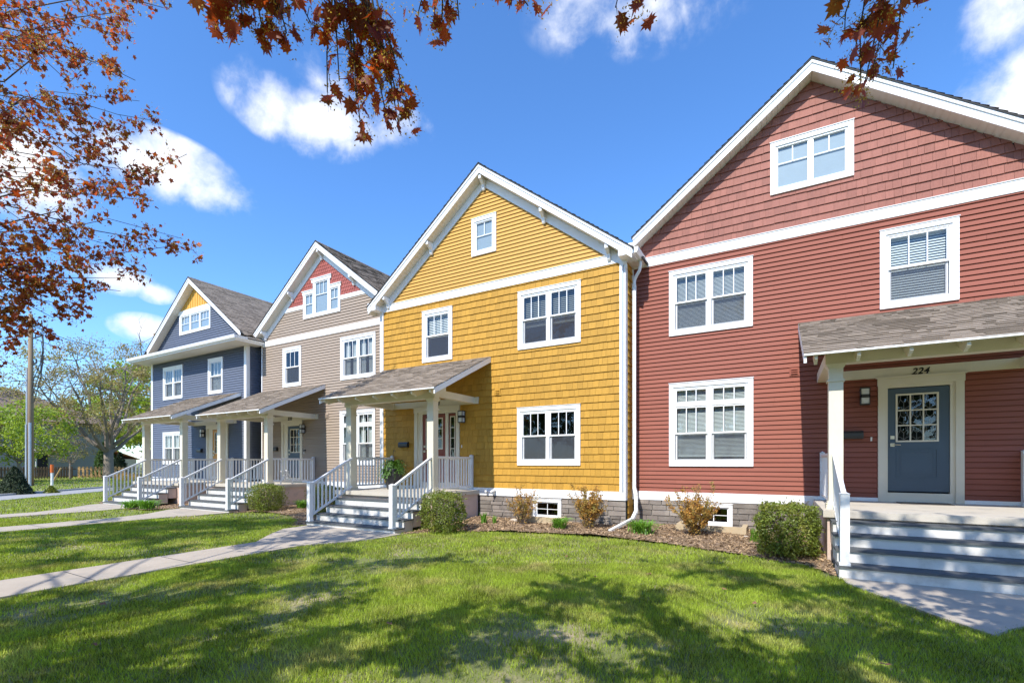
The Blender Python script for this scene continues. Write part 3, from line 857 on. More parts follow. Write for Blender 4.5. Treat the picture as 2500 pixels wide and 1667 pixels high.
# common heights
BB0, BB1 = .70, .91          # base board
GB0, GB1 = 6.43, 6.645       # gable band
W2 = (4.645, 6.195)          # upper windows
W1 = (1.54, 3.08)
W1T = (1.525, 3.50)
HOUSES = {}

# ------------------------------------------------------------------ RED house (224)
def red_house():
    Y = 11.8; h = empty('red_house', (.56, Y, 0))
    tag(h, 'dark red house with shake gable, blue door and number 224', 'house', 'row of joined gabled houses')
    xl, xr, xa, zs, m_ = -3.20, 4.33, .565, 9.66, .757
    holes = []
    holes.append(window(h, Y, -2.33, -.53, *W2, units=2, blind='slats_fine'))
    holes.append(window(h, Y, 1.72, 2.90, *W2, blind='slats'))
    holes.append(window(h, Y, -2.33, -.52, *W1T, units=2, kind='tall', blind='slats_fine', bl_frac=.93))
    gw = window(h, Y, -.19, 1.30, 7.44, 8.57, units=2, kind='fix2', blind='film')
    holes.append(door(h, Y, 1.69, 2.97, 1.845, 2.775, 'door_blue', leaded=True))
    b = MB(); cover(b, front(Y), BB1, GB0, .1016, const(xl), const(xr), holes); b.build('wall', 'vinyl_red', h)
    gl = lambda z: max(xl, xa - (zs - z) / m_); gr = lambda z: min(xr, xa + (zs - z) / m_)
    b = MB(); cover(b, front(Y), GB1, zs, .177, gl, gr, [gw], proj=.021, mode='shake', wmin=.09, wmax=.26, seed=5); b.build('gable_wall', 'shake_red', h)
    b = MB(); sheet(b, front(Y), GB1, zs, gl, gr, [gw], -.006); b.build('gable_backing', 'shake_red', h)
    b = MB(); b.box(xl, xr, Y - .034, Y, GB0, GB1); b.box(xl, xr, Y - .05, Y, GB1, GB1 + .012); b.build('band_board', 'trim_white', h)
    b = MB(); b.box(xl, 1.69, Y - .034, Y, BB0, BB1); b.box(2.97, xr, Y - .034, Y, BB0, BB1); b.build('base_board', 'trim_white', h)
    bw = window(h, Y, -1.74, -.94, .14, .66, kind='grid', blind=None, cw=.075)
    stone_base(h, Y, xl, .62, BB0, [bw], 4)
    gable_roof(h, Y, xa, zs, m_, -3.13, 4.26, extl=.55, seed=11)
    body(h, 'vinyl_red', xl, xr, Y, left=False)
    porch(h, Y, .70, 3.62, 9.42, (.60, 3.95), 9.07, (.71, 3.72), [.71, .54, .37, .19], (.33, 4.30), 8.95, z_eave=3.345, number='224', nx=2.33, left_rail=True)
    wall_lamp(h, Y, 1.47); mailbox(h, Y, 1.07, 1.45); doorbell(h, Y, 1.585)
    wall_vent(h, Y, .17, .35, 3.47, 3.64, 'vinyl_red')
    for x in (.30, .46):
        b = MB(); b.tube([(x, Y, .76), (x, Y - .12, .76), (x, Y - .12, .70)] if x < .4 else [(x, Y, .78), (x, Y - .10, .78)], .032, 10); b.build('vent_pipe', 'pvc', h)
    b = MB(); b.box(1.95, 2.70, 11.2, 11.62, SL + .001, SL + .014); tag(b.build('door_mat', 'coir_mat', loc=(2.3, 11.4, SL)), 'dark flat doormat in front of the blue door numbered 224', 'doormat')
    return h
red_house()

# ------------------------------------------------------------------ YELLOW house (228)
def yellow_house():
    Y = 11.2; h = empty('yellow_house', (-7.24, Y, 0))
    tag(h, 'mustard yellow house with shake walls and lap siding gable', 'house', 'row of joined gabled houses')
    xl, xr, xa, zs, m_ = -11.25, -3.22, -7.24, 9.61, .765
    holes = [window(h, Y, -6.16, -4.36, *W2, units=2, blind='slats_dark', bl_frac=.62),
             window(h, Y, -9.49, -8.36, *W2, blind='slats', bl_frac=.5),
             window(h, Y, -6.18, -4.37, *W1, units=2, blind=None)]
    gw = window(h, Y, -7.67, -6.85, 7.48, 8.54, kind='fix2h', blind='film')
    holes.append(door(h, Y, -9.80, -8.10, -9.49, -8.60, 'door_rust', side=(-8.50, -8.22)))
    L, Rr = const(xl + .13), const(xr - .13)
    b = MB(); cover(b, front(Y), BB1, GB0, .183, L, Rr, holes, proj=.022, mode='shake', seed=8); b.build('wall', 'shake_yellow', h)
    b = MB(); sheet(b, front(Y), BB1, GB0, L, Rr, holes, -.006); b.build('wall_backing', 'shake_yellow', h)
    gl = lambda z: max(xl, xa - (zs - .24 - z) / m_); gr = lambda z: min(xr, xa + (zs - .24 - z) / m_)
    b = MB(); cover(b, front(Y), GB1, zs - .25, .1016, gl, gr, [gw]); b.build('gable_wall', 'vinyl_yellow', h)
    b = MB(); b.box(xl, xr, Y - .036, Y, GB0, GB1); b.box(xl, xr, Y - .052, Y, GB1, GB1 + .012); b.build('band_board', 'trim_white', h)
    for a in (xl, xr - .145):
        b = MB(); b.box(a, a + .145, Y - .038, Y + .012, BB0, GB0 - .001)
        if a > -5: b.box(a + .120, a + .145, Y + .012, Y + .14, BB0, GB0 - .001)
        b.build('corner_board', 'trim_white', h)
    b = MB(); b.box(-11.25, -9.80, Y - .034, Y, BB0, BB1); b.box(-8.10, xr - .146, Y - .034, Y, BB0, BB1); b.build('base_board', 'trim_white', h)
    bw = window(h, Y, -5.70, -4.89, .135, .66, kind='grid', blind=None, cw=.075)
    stone_base(h, Y, -7.42, xr, BB0, [bw], 9)
    # narrow return wall at the right corner
    b = MB(); tf = lambda s, d, z: (xr + d, s, z); cover(b, tf, .0, GB1, .19, const(Y + .14), const(11.80), mode='shake', seed=2); b.build('return_wall', 'shake_yellow', h)
    b = MB(); b.box(xr + .001, xr + .034, 11.70, 11.797, BB0, 6.42); b.build('corner_board', 'trim_white', h)
    gable_roof(h, Y, xa, zs, m_, -11.49, -2.99, frieze=.25, extl=0, extr=.13, seed=21, wl=xl, wr=xr + .03,
               brackets=(xa, xa - 1.87, xa + 1.87, xa - 3.62, xa + 3.62))
    # boxed eave returns and gutters
    for x0, x1, yb in ((-3.31, -2.975, 11.797), (-11.505, -11.16, 12.04)):
        b = MB(); b.box(x0, x1, Y - .325, yb, 6.455, 6.60); b.box(x0 - .001, x1 + .001, Y - .327, Y - .294, 6.46, 6.70); b.build('eave_box', 'trim_white', h)
    b = MB(); b.prism([(-2.974, 6.48), (-2.90, 6.48), (-2.865, 6.53), (-2.855, 6.61), (-2.974, 6.61)], 'y', Y - .27, 11.796); b.build('gutter', 'trim_white', h)
    body(h, 'vinyl_yellow', xl, xr, Y, left=True, right=False)
    # downspout
    b = MB(); x = -3.10; yq = 11.52
    def rect_tube(pts, w, d):
        for p, q in zip(pts[:-1], pts[1:]): b.bar(p, q, w, d, up=(0, 1, .001) if abs(p[2] - q[2]) > abs(p[1] - q[1]) else (0, 0, 1))
    b.tube([(-2.93, 11.42, 6.50), (-2.93, 11.42, 6.36), (-2.96, 11.44, 6.24), (-3.06, 11.48, 6.12), (x, 11.50, 6.02), (x, yq, 5.9)], .040, 8)
    rect_tube([(x, yq, 5.95), (x, yq, .98)], .078, .06)
    rect_tube([(x, yq, 1.0), (-3.02, 11.38, .82), (-3.02, 11.38, .40)], .078, .06)
    rect_tube([(-3.02, 11.38, .44), (-3.06, 11.20, .27), (-3.30, 10.22, .09)], .078, .06)
    b.build('downspout', 'rail_white', h)
    b = MB(); b.box(-3.298, -3.268, Y - .075, Y - .038, .93, 6.2); b.tube([(-3.283, Y - .06, 6.2), (-3.283, Y - .05, 6.3), (-3.22, Y + .02, 6.44)], .016, 8); b.build('cable_conduit', 'galvanized', h)
    porch(h, Y, -10.74, -7.79, 9.35, (-10.92, -7.40), 9.07, (-10.55, -7.53), [.66, .475, .29, .115], (-11.08, -7.03), 8.72, number='228', nx=-8.95)
    wall_lamp(h, Y, -7.97); mailbox(h, Y, -10.40, -10.03); doorbell(h, Y, -8.03)
    wall_vent(h, Y, -6.90, -6.72, 3.47, 3.66, 'shake_yellow')
    b = MB(); b.tube([(-7.13, Y, .82), (-7.13, Y - .14, .82)], .034, 12); b.build('vent_pipe', 'pvc', h)
    b = MB(); b.tube([(-6.88, Y, .84), (-6.88, Y - .14, .84), (-6.93, Y - .18, .80), (-6.95, Y - .19, .72)], .036, 12); b.build('vent_pipe', 'pvc', h)
    return h
yellow_house()

# ------------------------------------------------------------------ TAN house (232)
def tan_house():
    Y = 12.05; h = empty('tan_house', (-15.1, Y, 0))
    tag(h, 'tan house with scalloped red shingles under its peak, number 232', 'house', 'row of joined gabled houses')
    xl, xr, xa, zs, m_ = -18.90, -11.20, -15.10, 9.64, .76
    holes = [window(h, Y, -14.10, -12.32, *W2, units=2, blind='curtain'),
             window(h, Y, -17.47, -16.34, *W2, blind=None),
             window(h, Y, -14.13, -12.34, *W1T, units=2, kind='tall', blind='curtain')]
    holes.append(door(h, Y, -17.55, -16.27, -17.17, -16.40, 'door_blue'))
    b = MB(); cover(b, front(Y), BB1, GB0, .1016, const(xl), const(xr), holes); b.build('wall', 'vinyl_tan', h)
    Zb0, Zb1 = 7.625, 7.775
    gl = lambda z: max(xl, xa - (zs - .28 - z) / m_); gr = lambda z: min(xr, xa + (zs - .28 - z) / m_)
    aw = [(-16.15, -14.16, 7.24, 8.24), (-15.62, -14.68, 8.24, 8.62)]
    b = MB(); cover(b, front(Y), GB1, Zb0, .1016, gl, gr, aw); b.build('gable_wall', 'vinyl_tan', h)
    # fish scales
    b = MB(); rd = random.Random(4); z = Zb1; k = 0; W = .128; E = .128
    while z < zs - .28:
        x = xl + (k % 2) * W / 2
        while x < xr:
            cx = x + W / 2; zt = z + E * 1.5
            if gl(z + .05) + .0 < cx < gr(z + .05) and not any(q[0] - .05 < cx < q[1] + .05 and q[2] < z + .06 < q[3] for q in aw):
                pr = [(cx - W / 2 + .003, min(zt, zs - .05)), (cx - W / 2 + .003, z + .055)]
                for i in range(1, 6):
                    t = PI * i / 6; pr.append((cx - math.cos(t) * (W / 2 - .003), z + .055 - math.sin(t) * .055))
                pr += [(cx + W / 2 - .003, z + .055), (cx + W / 2 - .003, min(zt, zs - .05))]
                dd = lambda zz: .004 + .022 * (zt - zz) / (zt - z)
                v = rd.uniform(-.10, .10)
                P1 = [(px, Y - dd(pz), pz) for px, pz in pr]; P0 = [(px, Y, pz) for px, pz in pr]; n = len(pr)
                b.add(P1 + P0, [tuple(range(n))] + [(i, i + n, i + 1 + n, i + 1) for i in range(n - 1)], v)
            x += W
        z += E; k += 1
    sheet(b, front(Y), Zb1, zs, gl, gr, aw, .001); b.build('scallop_shingles', 'scale_red', h)
    b = MB(); b.box(xl, xr, Y - .034, Y, GB0, GB1); b.build('band_board', 'trim_white', h)
    b = MB()
    b.prism([(gl(Zb0), Zb0), (-16.2, Zb0), (-16.2, Zb1), (gl(Zb1), Zb1)], 'y', Y - .036, Y); b.build('band_board', 'trim_white', h); b = MB(); b.prism([(-14.11, Zb0), (gr(Zb0), Zb0), (gr(Zb1), Zb1), (-14.11, Zb1)], 'y', Y - .036, Y)
    b.build('band_board', 'trim_white', h)
    # stepped attic window
    c = MB(); yf = Y - .05
    c.box(-16.2, -14.11, yf, Y, 7.20, 7.30)
    for a, q in ((-16.2, -16.11), (-14.20, -14.11)): c.box(a, q, yf, Y, 7.301, 8.13)
    for a, q in ((-15.62, -15.53), (-14.77, -14.68)): c.box(a, q, yf, Y, 7.301, 8.52)
    c.box(-16.24, -15.621, yf - .006, Y, 8.13, 8.25); c.box(-16.27, -15.621, yf - .03, Y, 8.25, 8.275)
    c.box(-14.679, -14.07, yf - .006, Y, 8.13, 8.25); c.box(-14.679, -14.04, yf - .03, Y, 8.25, 8.275)
    c.box(-15.70, -14.60, yf - .006, Y, 8.52, 8.645); c.box(-15.73, -14.57, yf - .03, Y, 8.645, 8.67)
    w = c.build('window', 'trim_white', h)
    s = MB(); p = MB(); fl = MB()
    for a, q, t, nv, hz in ((-16.11, -15.62, 8.13, 2, 7.74), (-15.53, -14.77, 8.52, 3, 8.02), (-14.68, -14.20, 8.13, 2, 7.74)):
        s.box(a, q, Y - .03, Y + .02, 7.30, 7.345); s.box(a, q, Y - .03, Y + .02, t - .04, t); s.box(a, a + .045, Y - .03, Y + .02, 7.345, t - .04); s.box(q - .045, q, Y - .03, Y + .02, 7.345, t - .04)
        s.box(a + .045, q - .045, Y - .02, Y, hz - .012, hz + .012)
        for i in range(1, nv): xx = a + .045 + (q - a - .09) * i / nv; s.box(xx - .01, xx + .01, Y - .019, Y - .001, hz + .012, t - .04)
        p.poly([(a + .04, Y - .010, 7.34), (q - .04, Y - .010, 7.34), (q - .04, Y - .010, t - .035), (a + .04, Y - .010, t - .035)]); fl.box(a + .02, q - .02, Y + .012, Y + .016, 7.32, t - .02)
    s.build('sash', 'trim_white', w); p.build('pane', 'window_glass', w); fl.build('frosted_film', 'window_film', w)
    b = MB(); b.box(xl, xl + .05, Y - .034, Y, BB1, GB0); b.build('corner_board', 'trim_white', h)
    b = MB(); b.box(xl, -17.55, Y - .034, Y, BB0, BB1); b.box(-16.27, xr, Y - .034, Y, BB0, BB1); b.build('base_board', 'trim_white', h)
    stone_base(h, Y, -15.22, xr, BB0, [], 14)
    gable_roof(h, Y, xa, zs, m_, -19.04, -11.16, frieze=.28, extl=.1, extr=.3, seed=31, wl=xl, wr=xr,
               brackets=(xa, xa - 1.72, xa + 1.72, xa - 3.45, xa + 3.45))
    b = MB(); b.box(-19.06, -18.80, Y - .325, Y + .4, 6.50, 6.62); b.build('eave_box', 'trim_white', h)
    body(h, 'vinyl_tan', xl, xr, Y)
    porch(h, Y, -18.62, -15.70, 10.08, (-18.85, -15.20), 9.80, (-18.35, -15.32), [.66, .475, .29, .10], (-18.85, -14.95), 9.45, number='232', nx=-17.0)
    wall_lamp(h, Y, -16.17); mailbox(h, Y, -18.15, -17.80); doorbell(h, Y, -16.18, z=2.0)
    b = MB(); b.box(-16.20, -16.09, Y - .06, Y - .012, 2.06, 2.13); b.build('hose_hanger', 'black_metal', h)
    wall_vent(h, Y, -14.95, -14.75, 3.28, 3.48, 'vinyl_tan')
    return h
tan_house()

# ------------------------------------------------------------------ BLUE house (236)
def blue_house():
    Y = 11.63; h = empty('blue_house', (-23.28, Y, 0))
    tag(h, 'slate blue house with yellow peak and amber door, farthest left', 'house', 'row of joined gabled houses')
    xl, xr, xa, zs, m_ = -27.31, -19.27, -23.20, 9.72, .735
    holes = [window(h, Y, -26.11, -24.31, *W2, units=2, blind='slats_fine'),
             window(h, Y, -22.15, -21.00, *W2, blind='slats'),
             window(h, Y, -26.13, -24.33, *W1, units=2, blind='curtain')]
    holes.append(door(h, Y, -22.28, -20.60, -21.80, -20.90, 'door_amber'))
    b = MB(); cover(b, front(Y), BB1, 6.49, .1016, const(xl + .12), const(xr - .12), holes); b.build('wall', 'vinyl_blue', h)
    gl = lambda z: max(xl, xa - (zs - z) / m_); gr = lambda z: min(xr, xa + (zs - z) / m_)
    aw = [(-24.54, -22.0, 7.62, 8.55)]
    b = MB(); cover(b, front(Y), 6.66, 8.55, .1016, gl, gr, aw); b.build('gable_wall', 'vinyl_blue', h)
    b = MB(); sheet(b, front(Y), 8.70, zs, gl, gr, (), .004)
    x = xa - 1.3
    while x < xa + 1.3:
        zt = zs - m_ * abs(x + .02 - xa) - .02
        if zt > 8.72: b.box(x, x + .035, Y - .022, Y - .004, 8.70, zt)
        x += .20
    b.build('peak_panel', 'batten_yellow', h)
    b = MB(); b.prism([(gl(8.54), 8.54), (gr(8.54), 8.54), (gr(8.70), 8.70), (gl(8.70), 8.70)], 'y', Y - .036, Y); b.build('band_board', 'trim_white', h)
    window(h, Y, -24.58, -21.96, 7.58, 8.54, units=3, kind='fix3', blind='film', cw=.09)
    for a in (xl, xr - .165):
        b = MB(); b.box(a, a + .165, Y - .036, Y + .01, BB0, 6.485)
        if a > xl: b.box(a + .13, a + .1651, Y + .01, Y + .12, BB0, 6.485)
        b.build('corner_board', 'trim_white', h)
    b = MB(); b.box(xl, -22.28, Y - .034, Y, BB0, BB1); b.box(-20.60, xr, Y - .034, Y, BB0, BB1); b.build('base_board', 'trim_white', h)
    b = MB(); cover(b, lambda s, d, z: (xr + d, s, z), .0, 6.49, .1016, const(Y + .12), const(13.7)); b.build('return_wall', 'vinyl_blue', h)
    b = MB(); cover(b, lambda s, d, z: (xl - d, s, z), .0, 6.49, .1016, const(Y + .02), const(22.6)); b.build('left_wall', 'vinyl_blue', h)
    b = MB(); b.box(xl, xl + .02, Y, 22.6, 6.4, 6.9); b.box(xl, -18.9, 22.58, 22.6, 0, 6.9); b.build('side_wall', 'vinyl_blue', h)
    stone_base(h, Y, xl, -23.5, BB0, [], 24)
    gable_roof(h, Y, xa, zs, m_, -27.05, -19.20, extl=.66, extr=.52, seed=41, ef=-.34)
    # wrapped pent eave
    b = MB(); n = 84
    x0, x1, yf = -27.75, -18.76, 10.86
    for i in range(n):
        a = x0 + (x1 - x0) * i / n; q = a + (x1 - x0) / n - .006
        b.poly([(a, yf, 6.482), (q, yf, 6.482), (q, Y, 6.482), (a, Y, 6.482)])
    b.poly([(x0, yf, 6.488), (x1, yf, 6.488), (x1, Y, 6.488), (x0, Y, 6.488)])
    b.poly([(xr, Y, 6.484), (x1, Y, 6.484), (x1, 12.03, 6.484), (xr, 12.03, 6.484)])
    b.poly([(x0, Y, 6.484), (xl, Y, 6.484), (xl, 22, 6.484), (x0, 22, 6.484)])
    b.build('soffit', 'soffit', h)
    b = MB(); b.box(x0, x1, yf - .02, yf, 6.478, 6.63); b.box(x1 - .02, x1, yf, 12.03, 6.478, 6.63); b.box(x0, x0 + .02, yf, 22, 6.478, 6.63); b.build('eave_fascia', 'trim_white', h)
    pr = [(0, 6.535), (.06, 6.535), (.085, 6.57), (.09, 6.60), (.105, 6.665), (0, 6.665)]
    b = MB(); b.prism([(yf - .0205 - d, z) for d, z in pr], 'x', x0, x1 + .1); b.build('gutter', 'trim_white', h)
    b = MB(); b.prism([(x1 + .0005 + d, z) for d, z in pr], 'y', yf - .02, 12.03); b.build('gutter', 'trim_white', h)
    b = MB(); L = math.hypot(Y - yf, .17)
    b.poly([(x0, yf - .03, 6.668), (x1 + .02, yf - .03, 6.668), (x1 + .02, Y + .02, 6.84), (x0, Y + .02, 6.84)])
    b.build('pent_roof', 'asphalt_shingle', h)
    porch(h, Y, -23.36, -20.34, 9.60, (-23.55, -19.85), 9.32, (-23.05, -20.08), [.66, .475, .29, .10], (-23.62, -19.65), 9.0, number='236', nx=-21.36)
    wall_lamp(h, Y, -22.50); mailbox(h, Y, -22.95, -22.62)
    return h
blue_house()

# ================================================================== the ground
LAWN_Z = 0.0
b = MB(); b.box(-900, 900, -900, 900, -.30, -.004); tag(b.build('ground', 'soil'), kind='structure')
walk_y = [(-9.10, -40), (-8.0, -40), (-8.0, 5.95), (-7.55, 6.7), (-7.38, 7.15), (-7.35, 7.95), (-10.45, 7.95), (-10.40, 7.15), (-9.85, 6.45), (-9.15, 5.7)]
walk_t = [(-16.75, -40), (-15.58, -40), (-15.58, 7.1), (-15.35, 7.6), (-15.30, 8.68), (-18.2, 8.68), (-18.1, 8.2), (-17.2, 7.2), (-16.75, 6.2)]
walk_b = [(-20.85, -40), (-19.68, -40), (-19.68, 6.9), (-19.95, 7.6), (-20.1, 8.15), (-23.0, 8.15), (-22.9, 7.7), (-21.6, 6.6), (-20.85, 5.6)]
walk_r = [(.74, 7.93), (.76, 7.57), (1.18, 6.82), (1.47, 6.33), (1.71, 5.96), (1.9, 6.25), (2.15, 6.55), (2.6, 6.75), (3.0, 6.2), (3.6, 5.2), (4.6, 5.0), (4.5, 7.93)]
def flat(name, poly, z0, z1, m, smooth=False):
    b = MB(); b.prism(poly, 'z', z0, z1); return b.build(name, m)
for nm, p in (('path', walk_y), ('path', walk_t), ('path', walk_b), ('path', walk_r)):
    tag(flat(nm, p, -.1, .022, 'concrete'), kind='structure')
# saw-cut joints of the walks
b = MB()
for y in np.arange(-6, 5.6, 1.25): b.box(-9.10, -8.0, y, y + .014, .0221, .0232); b.box(-16.75, -15.58, y + .4, y + .414, .0221, .0232)
for y in (6.35,): b.box(-9.75, -7.75, y, y + .014, .0221, .0232)
tag(b.build('path_joints', 'shingle_edge'), kind='structure')

bed_yr = [(-7.40, 7.95), (-7.27, 8.1), (-6.67, 8.84), (-5.7, 9.35), (-4.68, 9.61), (-2.92, 9.75), (-1.43, 9.39), (-.33, 8.96), (.35, 8.62), (.60, 8.2), (.72, 7.93), (.72, 11.8), (-3.2, 11.8), (-3.2, 11.2), (-7.4, 11.2)]
bed_ty = [(-15.32, 8.6), (-15.0, 9.1), (-14.0, 9.25), (-12.9, 9.1), (-11.7, 8.5), (-10.7, 7.6), (-10.50, 7.95), (-10.50, 9.1), (-10.9, 9.1), (-10.9, 11.2), (-11.2, 12.05), (-15.3, 12.05), (-15.3, 8.7)]
bed_bt = [(-20.1, 8.1), (-19.6, 7.55), (-18.7, 7.75), (-18.3, 8.6), (-18.35, 9.6), (-18.85, 9.8), (-18.9, 11.6), (-19.85, 11.6), (-20.08, 9.2)]
bed_bl = [(-23.05, 8.1), (-23.9, 8.3), (-25.5, 9.6), (-28.0, 10.3), (-28.2, 11.63), (-23.4, 11.63), (-23.05, 9.3)]
BEDS = [(bed_yr, 11.4), (bed_ty, 12.0), (bed_bt, 11.6), (bed_bl, 11.6)]
def bed_height(x, y):
    return .012 + np.clip((y - 8.6) / 2.6, 0, 1) * .10 + .018 * np.sin(x * 3.1 + y * 2.3) * np.sin(y * 4.7 - x)
for poly, yw in BEDS:
    xs = [p[0] for p in poly]; ys_ = [p[1] for p in poly]
    b = MB(); st = .09
    X = np.arange(min(xs), max(xs) + st, st); Yv = np.arange(min(ys_), max(ys_) + st, st)
    GX, GY = np.meshgrid(X, Yv, indexing='ij'); cx = (GX[:-1, :-1] + st / 2).ravel(); cy = (GY[:-1, :-1] + st / 2).ravel()
    ok = in_poly(cx, cy, poly).reshape(len(X) - 1, len(Yv) - 1)
    GZ = bed_height(GX, GY); idx = {}
    for i, j in zip(*np.nonzero(ok)):
        q = []
        for a, c in ((i, j), (i + 1, j), (i + 1, j + 1), (i, j + 1)):
            if (a, c) not in idx: idx[(a, c)] = len(b.v); b.v.append((float(GX[a, c]), float(GY[a, c]), float(GZ[a, c])))
            q.append(idx[(a, c)])
        b.f.append(tuple(q)); b.a.append(0.0)
    tag(b.build('mulch_bed', 'mulch', smooth=True), kind='structure')
# wood chips on the beds
cen = []
for poly, yw in BEDS[:3]:
    xs = [p[0] for p in poly]; ys_ = [p[1] for p in poly]; A = (max(xs) - min(xs)) * (max(ys_) - min(ys_))
    n = int(A * (900 if poly is bed_yr else 420)); x = rng.uniform(min(xs), max(xs), n); y = rng.uniform(min(ys_) - .05, max(ys_), n)
    x2 = x + rng.normal(0, .04, n); y2 = y + rng.normal(0, .04, n)
    k = in_poly(x2, y2, poly); cen.append(np.stack([x[k], y[k], bed_height(x[k], y[k]) + .004], 1))
cen = np.concatenate(cen)
CHIP = (np.array([(-.22, 0, 0), (.22, 0, .1), (.25, 1, 0), (-.18, .9, .12)], float), np.array([(0, 1, 2), (0, 2, 3)]))
def flat_scatter(name, cen, size, tmpl, m, tilt=.35, varamp=.5, seed=5, **kw):
    g = np.random.default_rng(seed); n = len(cen); ang = g.uniform(0, 2 * PI, n)
    a = np.stack([np.cos(ang), np.sin(ang), g.normal(0, tilt, n)], 1); a /= np.linalg.norm(a, axis=1)[:, None]
    b_ = np.stack([g.normal(0, tilt, n), g.normal(0, tilt, n), np.ones(n)], 1); b_ -= (b_ * a).sum(1)[:, None] * a; b_ /= np.linalg.norm(b_, axis=1)[:, None]
    c = np.cross(a, b_); tv, tt = tmpl; s = size * g.uniform(.4, 1.3, n)
    V = cen[:, None, :] + s[:, None, None] * (tv[None, :, 0:1] * c[:, None] + tv[None, :, 1:2] * a[:, None] + tv[None, :, 2:3] * b_[:, None])
    T = tt[None] + (np.arange(n) * len(tv))[:, None, None]
    return np_mesh(name, V.reshape(-1, 3), T.reshape(-1, 3), np.repeat(g.uniform(-varamp, varamp, n), len(tt)), m, **kw)
tag(flat_scatter('bark_mulch', cen, .045, CHIP, 'mulch_chip', tilt=.5), kind='stuff')

# street at the far left
def band(p, q, w, z, name, m, th=.05):
    p = Vector((*p, 0)); q = Vector((*q, 0)); d = (q - p).normalized(); n = Vector((-d.y, d.x, 0))
    pts = [p, q, q + n * w, p + n * w]; b = MB(); b.prism([(v.x, v.y) for v in pts], 'z', z - th, z); return b.build(name, m)
# runs away to the upper right of the plan, from (-30,8) towards (-45,24)
RP, RQ = (-20.6, -2.63), (-61.5, 43.9)
tag(band(RP, RQ, 2.2, .02, 'road', 'road'), kind='structure')
tag(band((RP[0] - 1.65, RP[1] - 1.45), (RQ[0] - 1.65, RQ[1] - 1.45), .16, .11, 'curb', 'curb', .14), kind='structure')

# ================================================================== grass
HOLES = [walk_y, walk_t, walk_b, walk_r] + [p for p, _ in BEDS]
RECTS = [(.5, 4.6, 7.9, 12), (-10.6, -7.5, 7.85, 12), (-18.4, -15.3, 8.6, 12), (-23.1, -20.0, 8.1, 12)]
def road_side(x, y):
    # signed distance from road near edge line
    d = np.array([RQ[0] - RP[0], RQ[1] - RP[1]]); d = d / np.hypot(*d); n = np.array([-d[1], d[0]])
    return (x - RP[0]) * n[0] + (y - RP[1]) * n[1]
def grass_points(n, ulo, uhi, d0, d1, seed):
    g = np.random.default_rng(seed)
    dep = np.sqrt(g.uniform(d0 ** 2, d1 ** 2, n)); u = g.uniform(ulo, uhi, n); a = (u - 1250.) / 1153.
    S_, C_ = math.sin(TH), math.cos(TH)
    return dep * (-S_ + a * C_), dep * (C_ + a * S_), dep
def lawn_ok(x, y, jit=0.03):
    g = np.random.default_rng(3); xx = x + g.normal(0, jit, len(x)); yy = y + g.normal(0, jit, len(x))
    ok = np.ones(len(x), bool)
    for p in HOLES: ok &= ~in_poly(xx, yy, p)
    for x0, x1, y0, y1 in RECTS: ok &= ~((xx > x0) & (xx < x1) & (yy > y0) & (yy < y1))
    rs = road_side(xx, yy); ok &= ~((rs > 0) & (rs < 2.38))
    ok &= ~((yy > 10.6) & (xx > -27.4))
    return ok
def vnoise(x, y, s, seed):
    g = np.random.default_rng(seed); t = g.uniform(0, 1, (64, 64)); X = x * s; Y_ = y * s
    i = np.floor(X).astype(int); j = np.floor(Y_).astype(int); fx = X - i; fy = Y_ - j; fx = fx * fx * (3 - 2 * fx); fy = fy * fy * (3 - 2 * fy)
    q = lambda a, b_: t[a % 64, b_ % 64]
    return (q(i, j) * (1 - fx) + q(i + 1, j) * fx) * (1 - fy) + (q(i, j + 1) * (1 - fx) + q(i + 1, j + 1) * fx) * fy
BL = []
for n, d0, d1, h_, w_, sd in ((380000, 3.1, 7.5, .042, .0034, 1), (270000, 7.5, 13.5, .044, .0058, 2), (130000, 13.5, 26, .055, .012, 3), (70000, 26, 62, .09, .035, 4)):
    x, y, dep = grass_points(int(n * 1.3), -400, 3300, d0, d1, sd)
    k = lawn_ok(x, y)
    if d0 > 20: k &= x < -24
    x, y = x[k], y[k]
    g = np.random.default_rng(sd + 50)
    bare = vnoise(x, y, .55, 1) * .45 + vnoise(x, y, 1.7, 2) * .35 + vnoise(x, y, 5.0, 8) * .2
    # thin worn turf close to the street side of the lawn
    worn = np.clip((6.5 - np.hypot(x + 3.5, (y - 2.0) * 1.3)) / 6.5, 0, 1) * .16
    keep = g.uniform(0, 1, len(x)) > np.clip((bare + worn - .60) * 4.2, 0, .80)
    x, y = x[keep], y[keep]; bare = bare[keep]; worn = worn[keep]; n = len(x)
    tall = .75 + .6 * vnoise(x, y, 2.2, 5); hh = h_ * tall * g.uniform(.55, 1.25, n); ww = w_ * g.uniform(.7, 1.3, n)
    an = g.uniform(0, 2 * PI, n); le = g.uniform(.1, .8, n) * hh; la = g.uniform(0, 2 * PI, n)
    P0 = np.stack([x - np.cos(an) * ww, y - np.sin(an) * ww, np.zeros(n) - .003], 1); P1 = np.stack([x + np.cos(an) * ww, y + np.sin(an) * ww, np.zeros(n) - .003], 1)
    P2 = np.stack([x + np.cos(la) * le, y + np.sin(la) * le, hh], 1)
    BL.append((np.stack([P0, P1, P2], 1).reshape(-1, 3), g.uniform(-.62, .55, n) + (vnoise(x, y, 3.1, 6) - .5) * .5))
V = np.concatenate([q[0] for q in BL]); var = np.concatenate([q[1] for q in BL])
tag(np_mesh('lawn_grass', V, np.arange(len(V)).reshape(-1, 3), var, 'grass_blade'), kind='stuff')

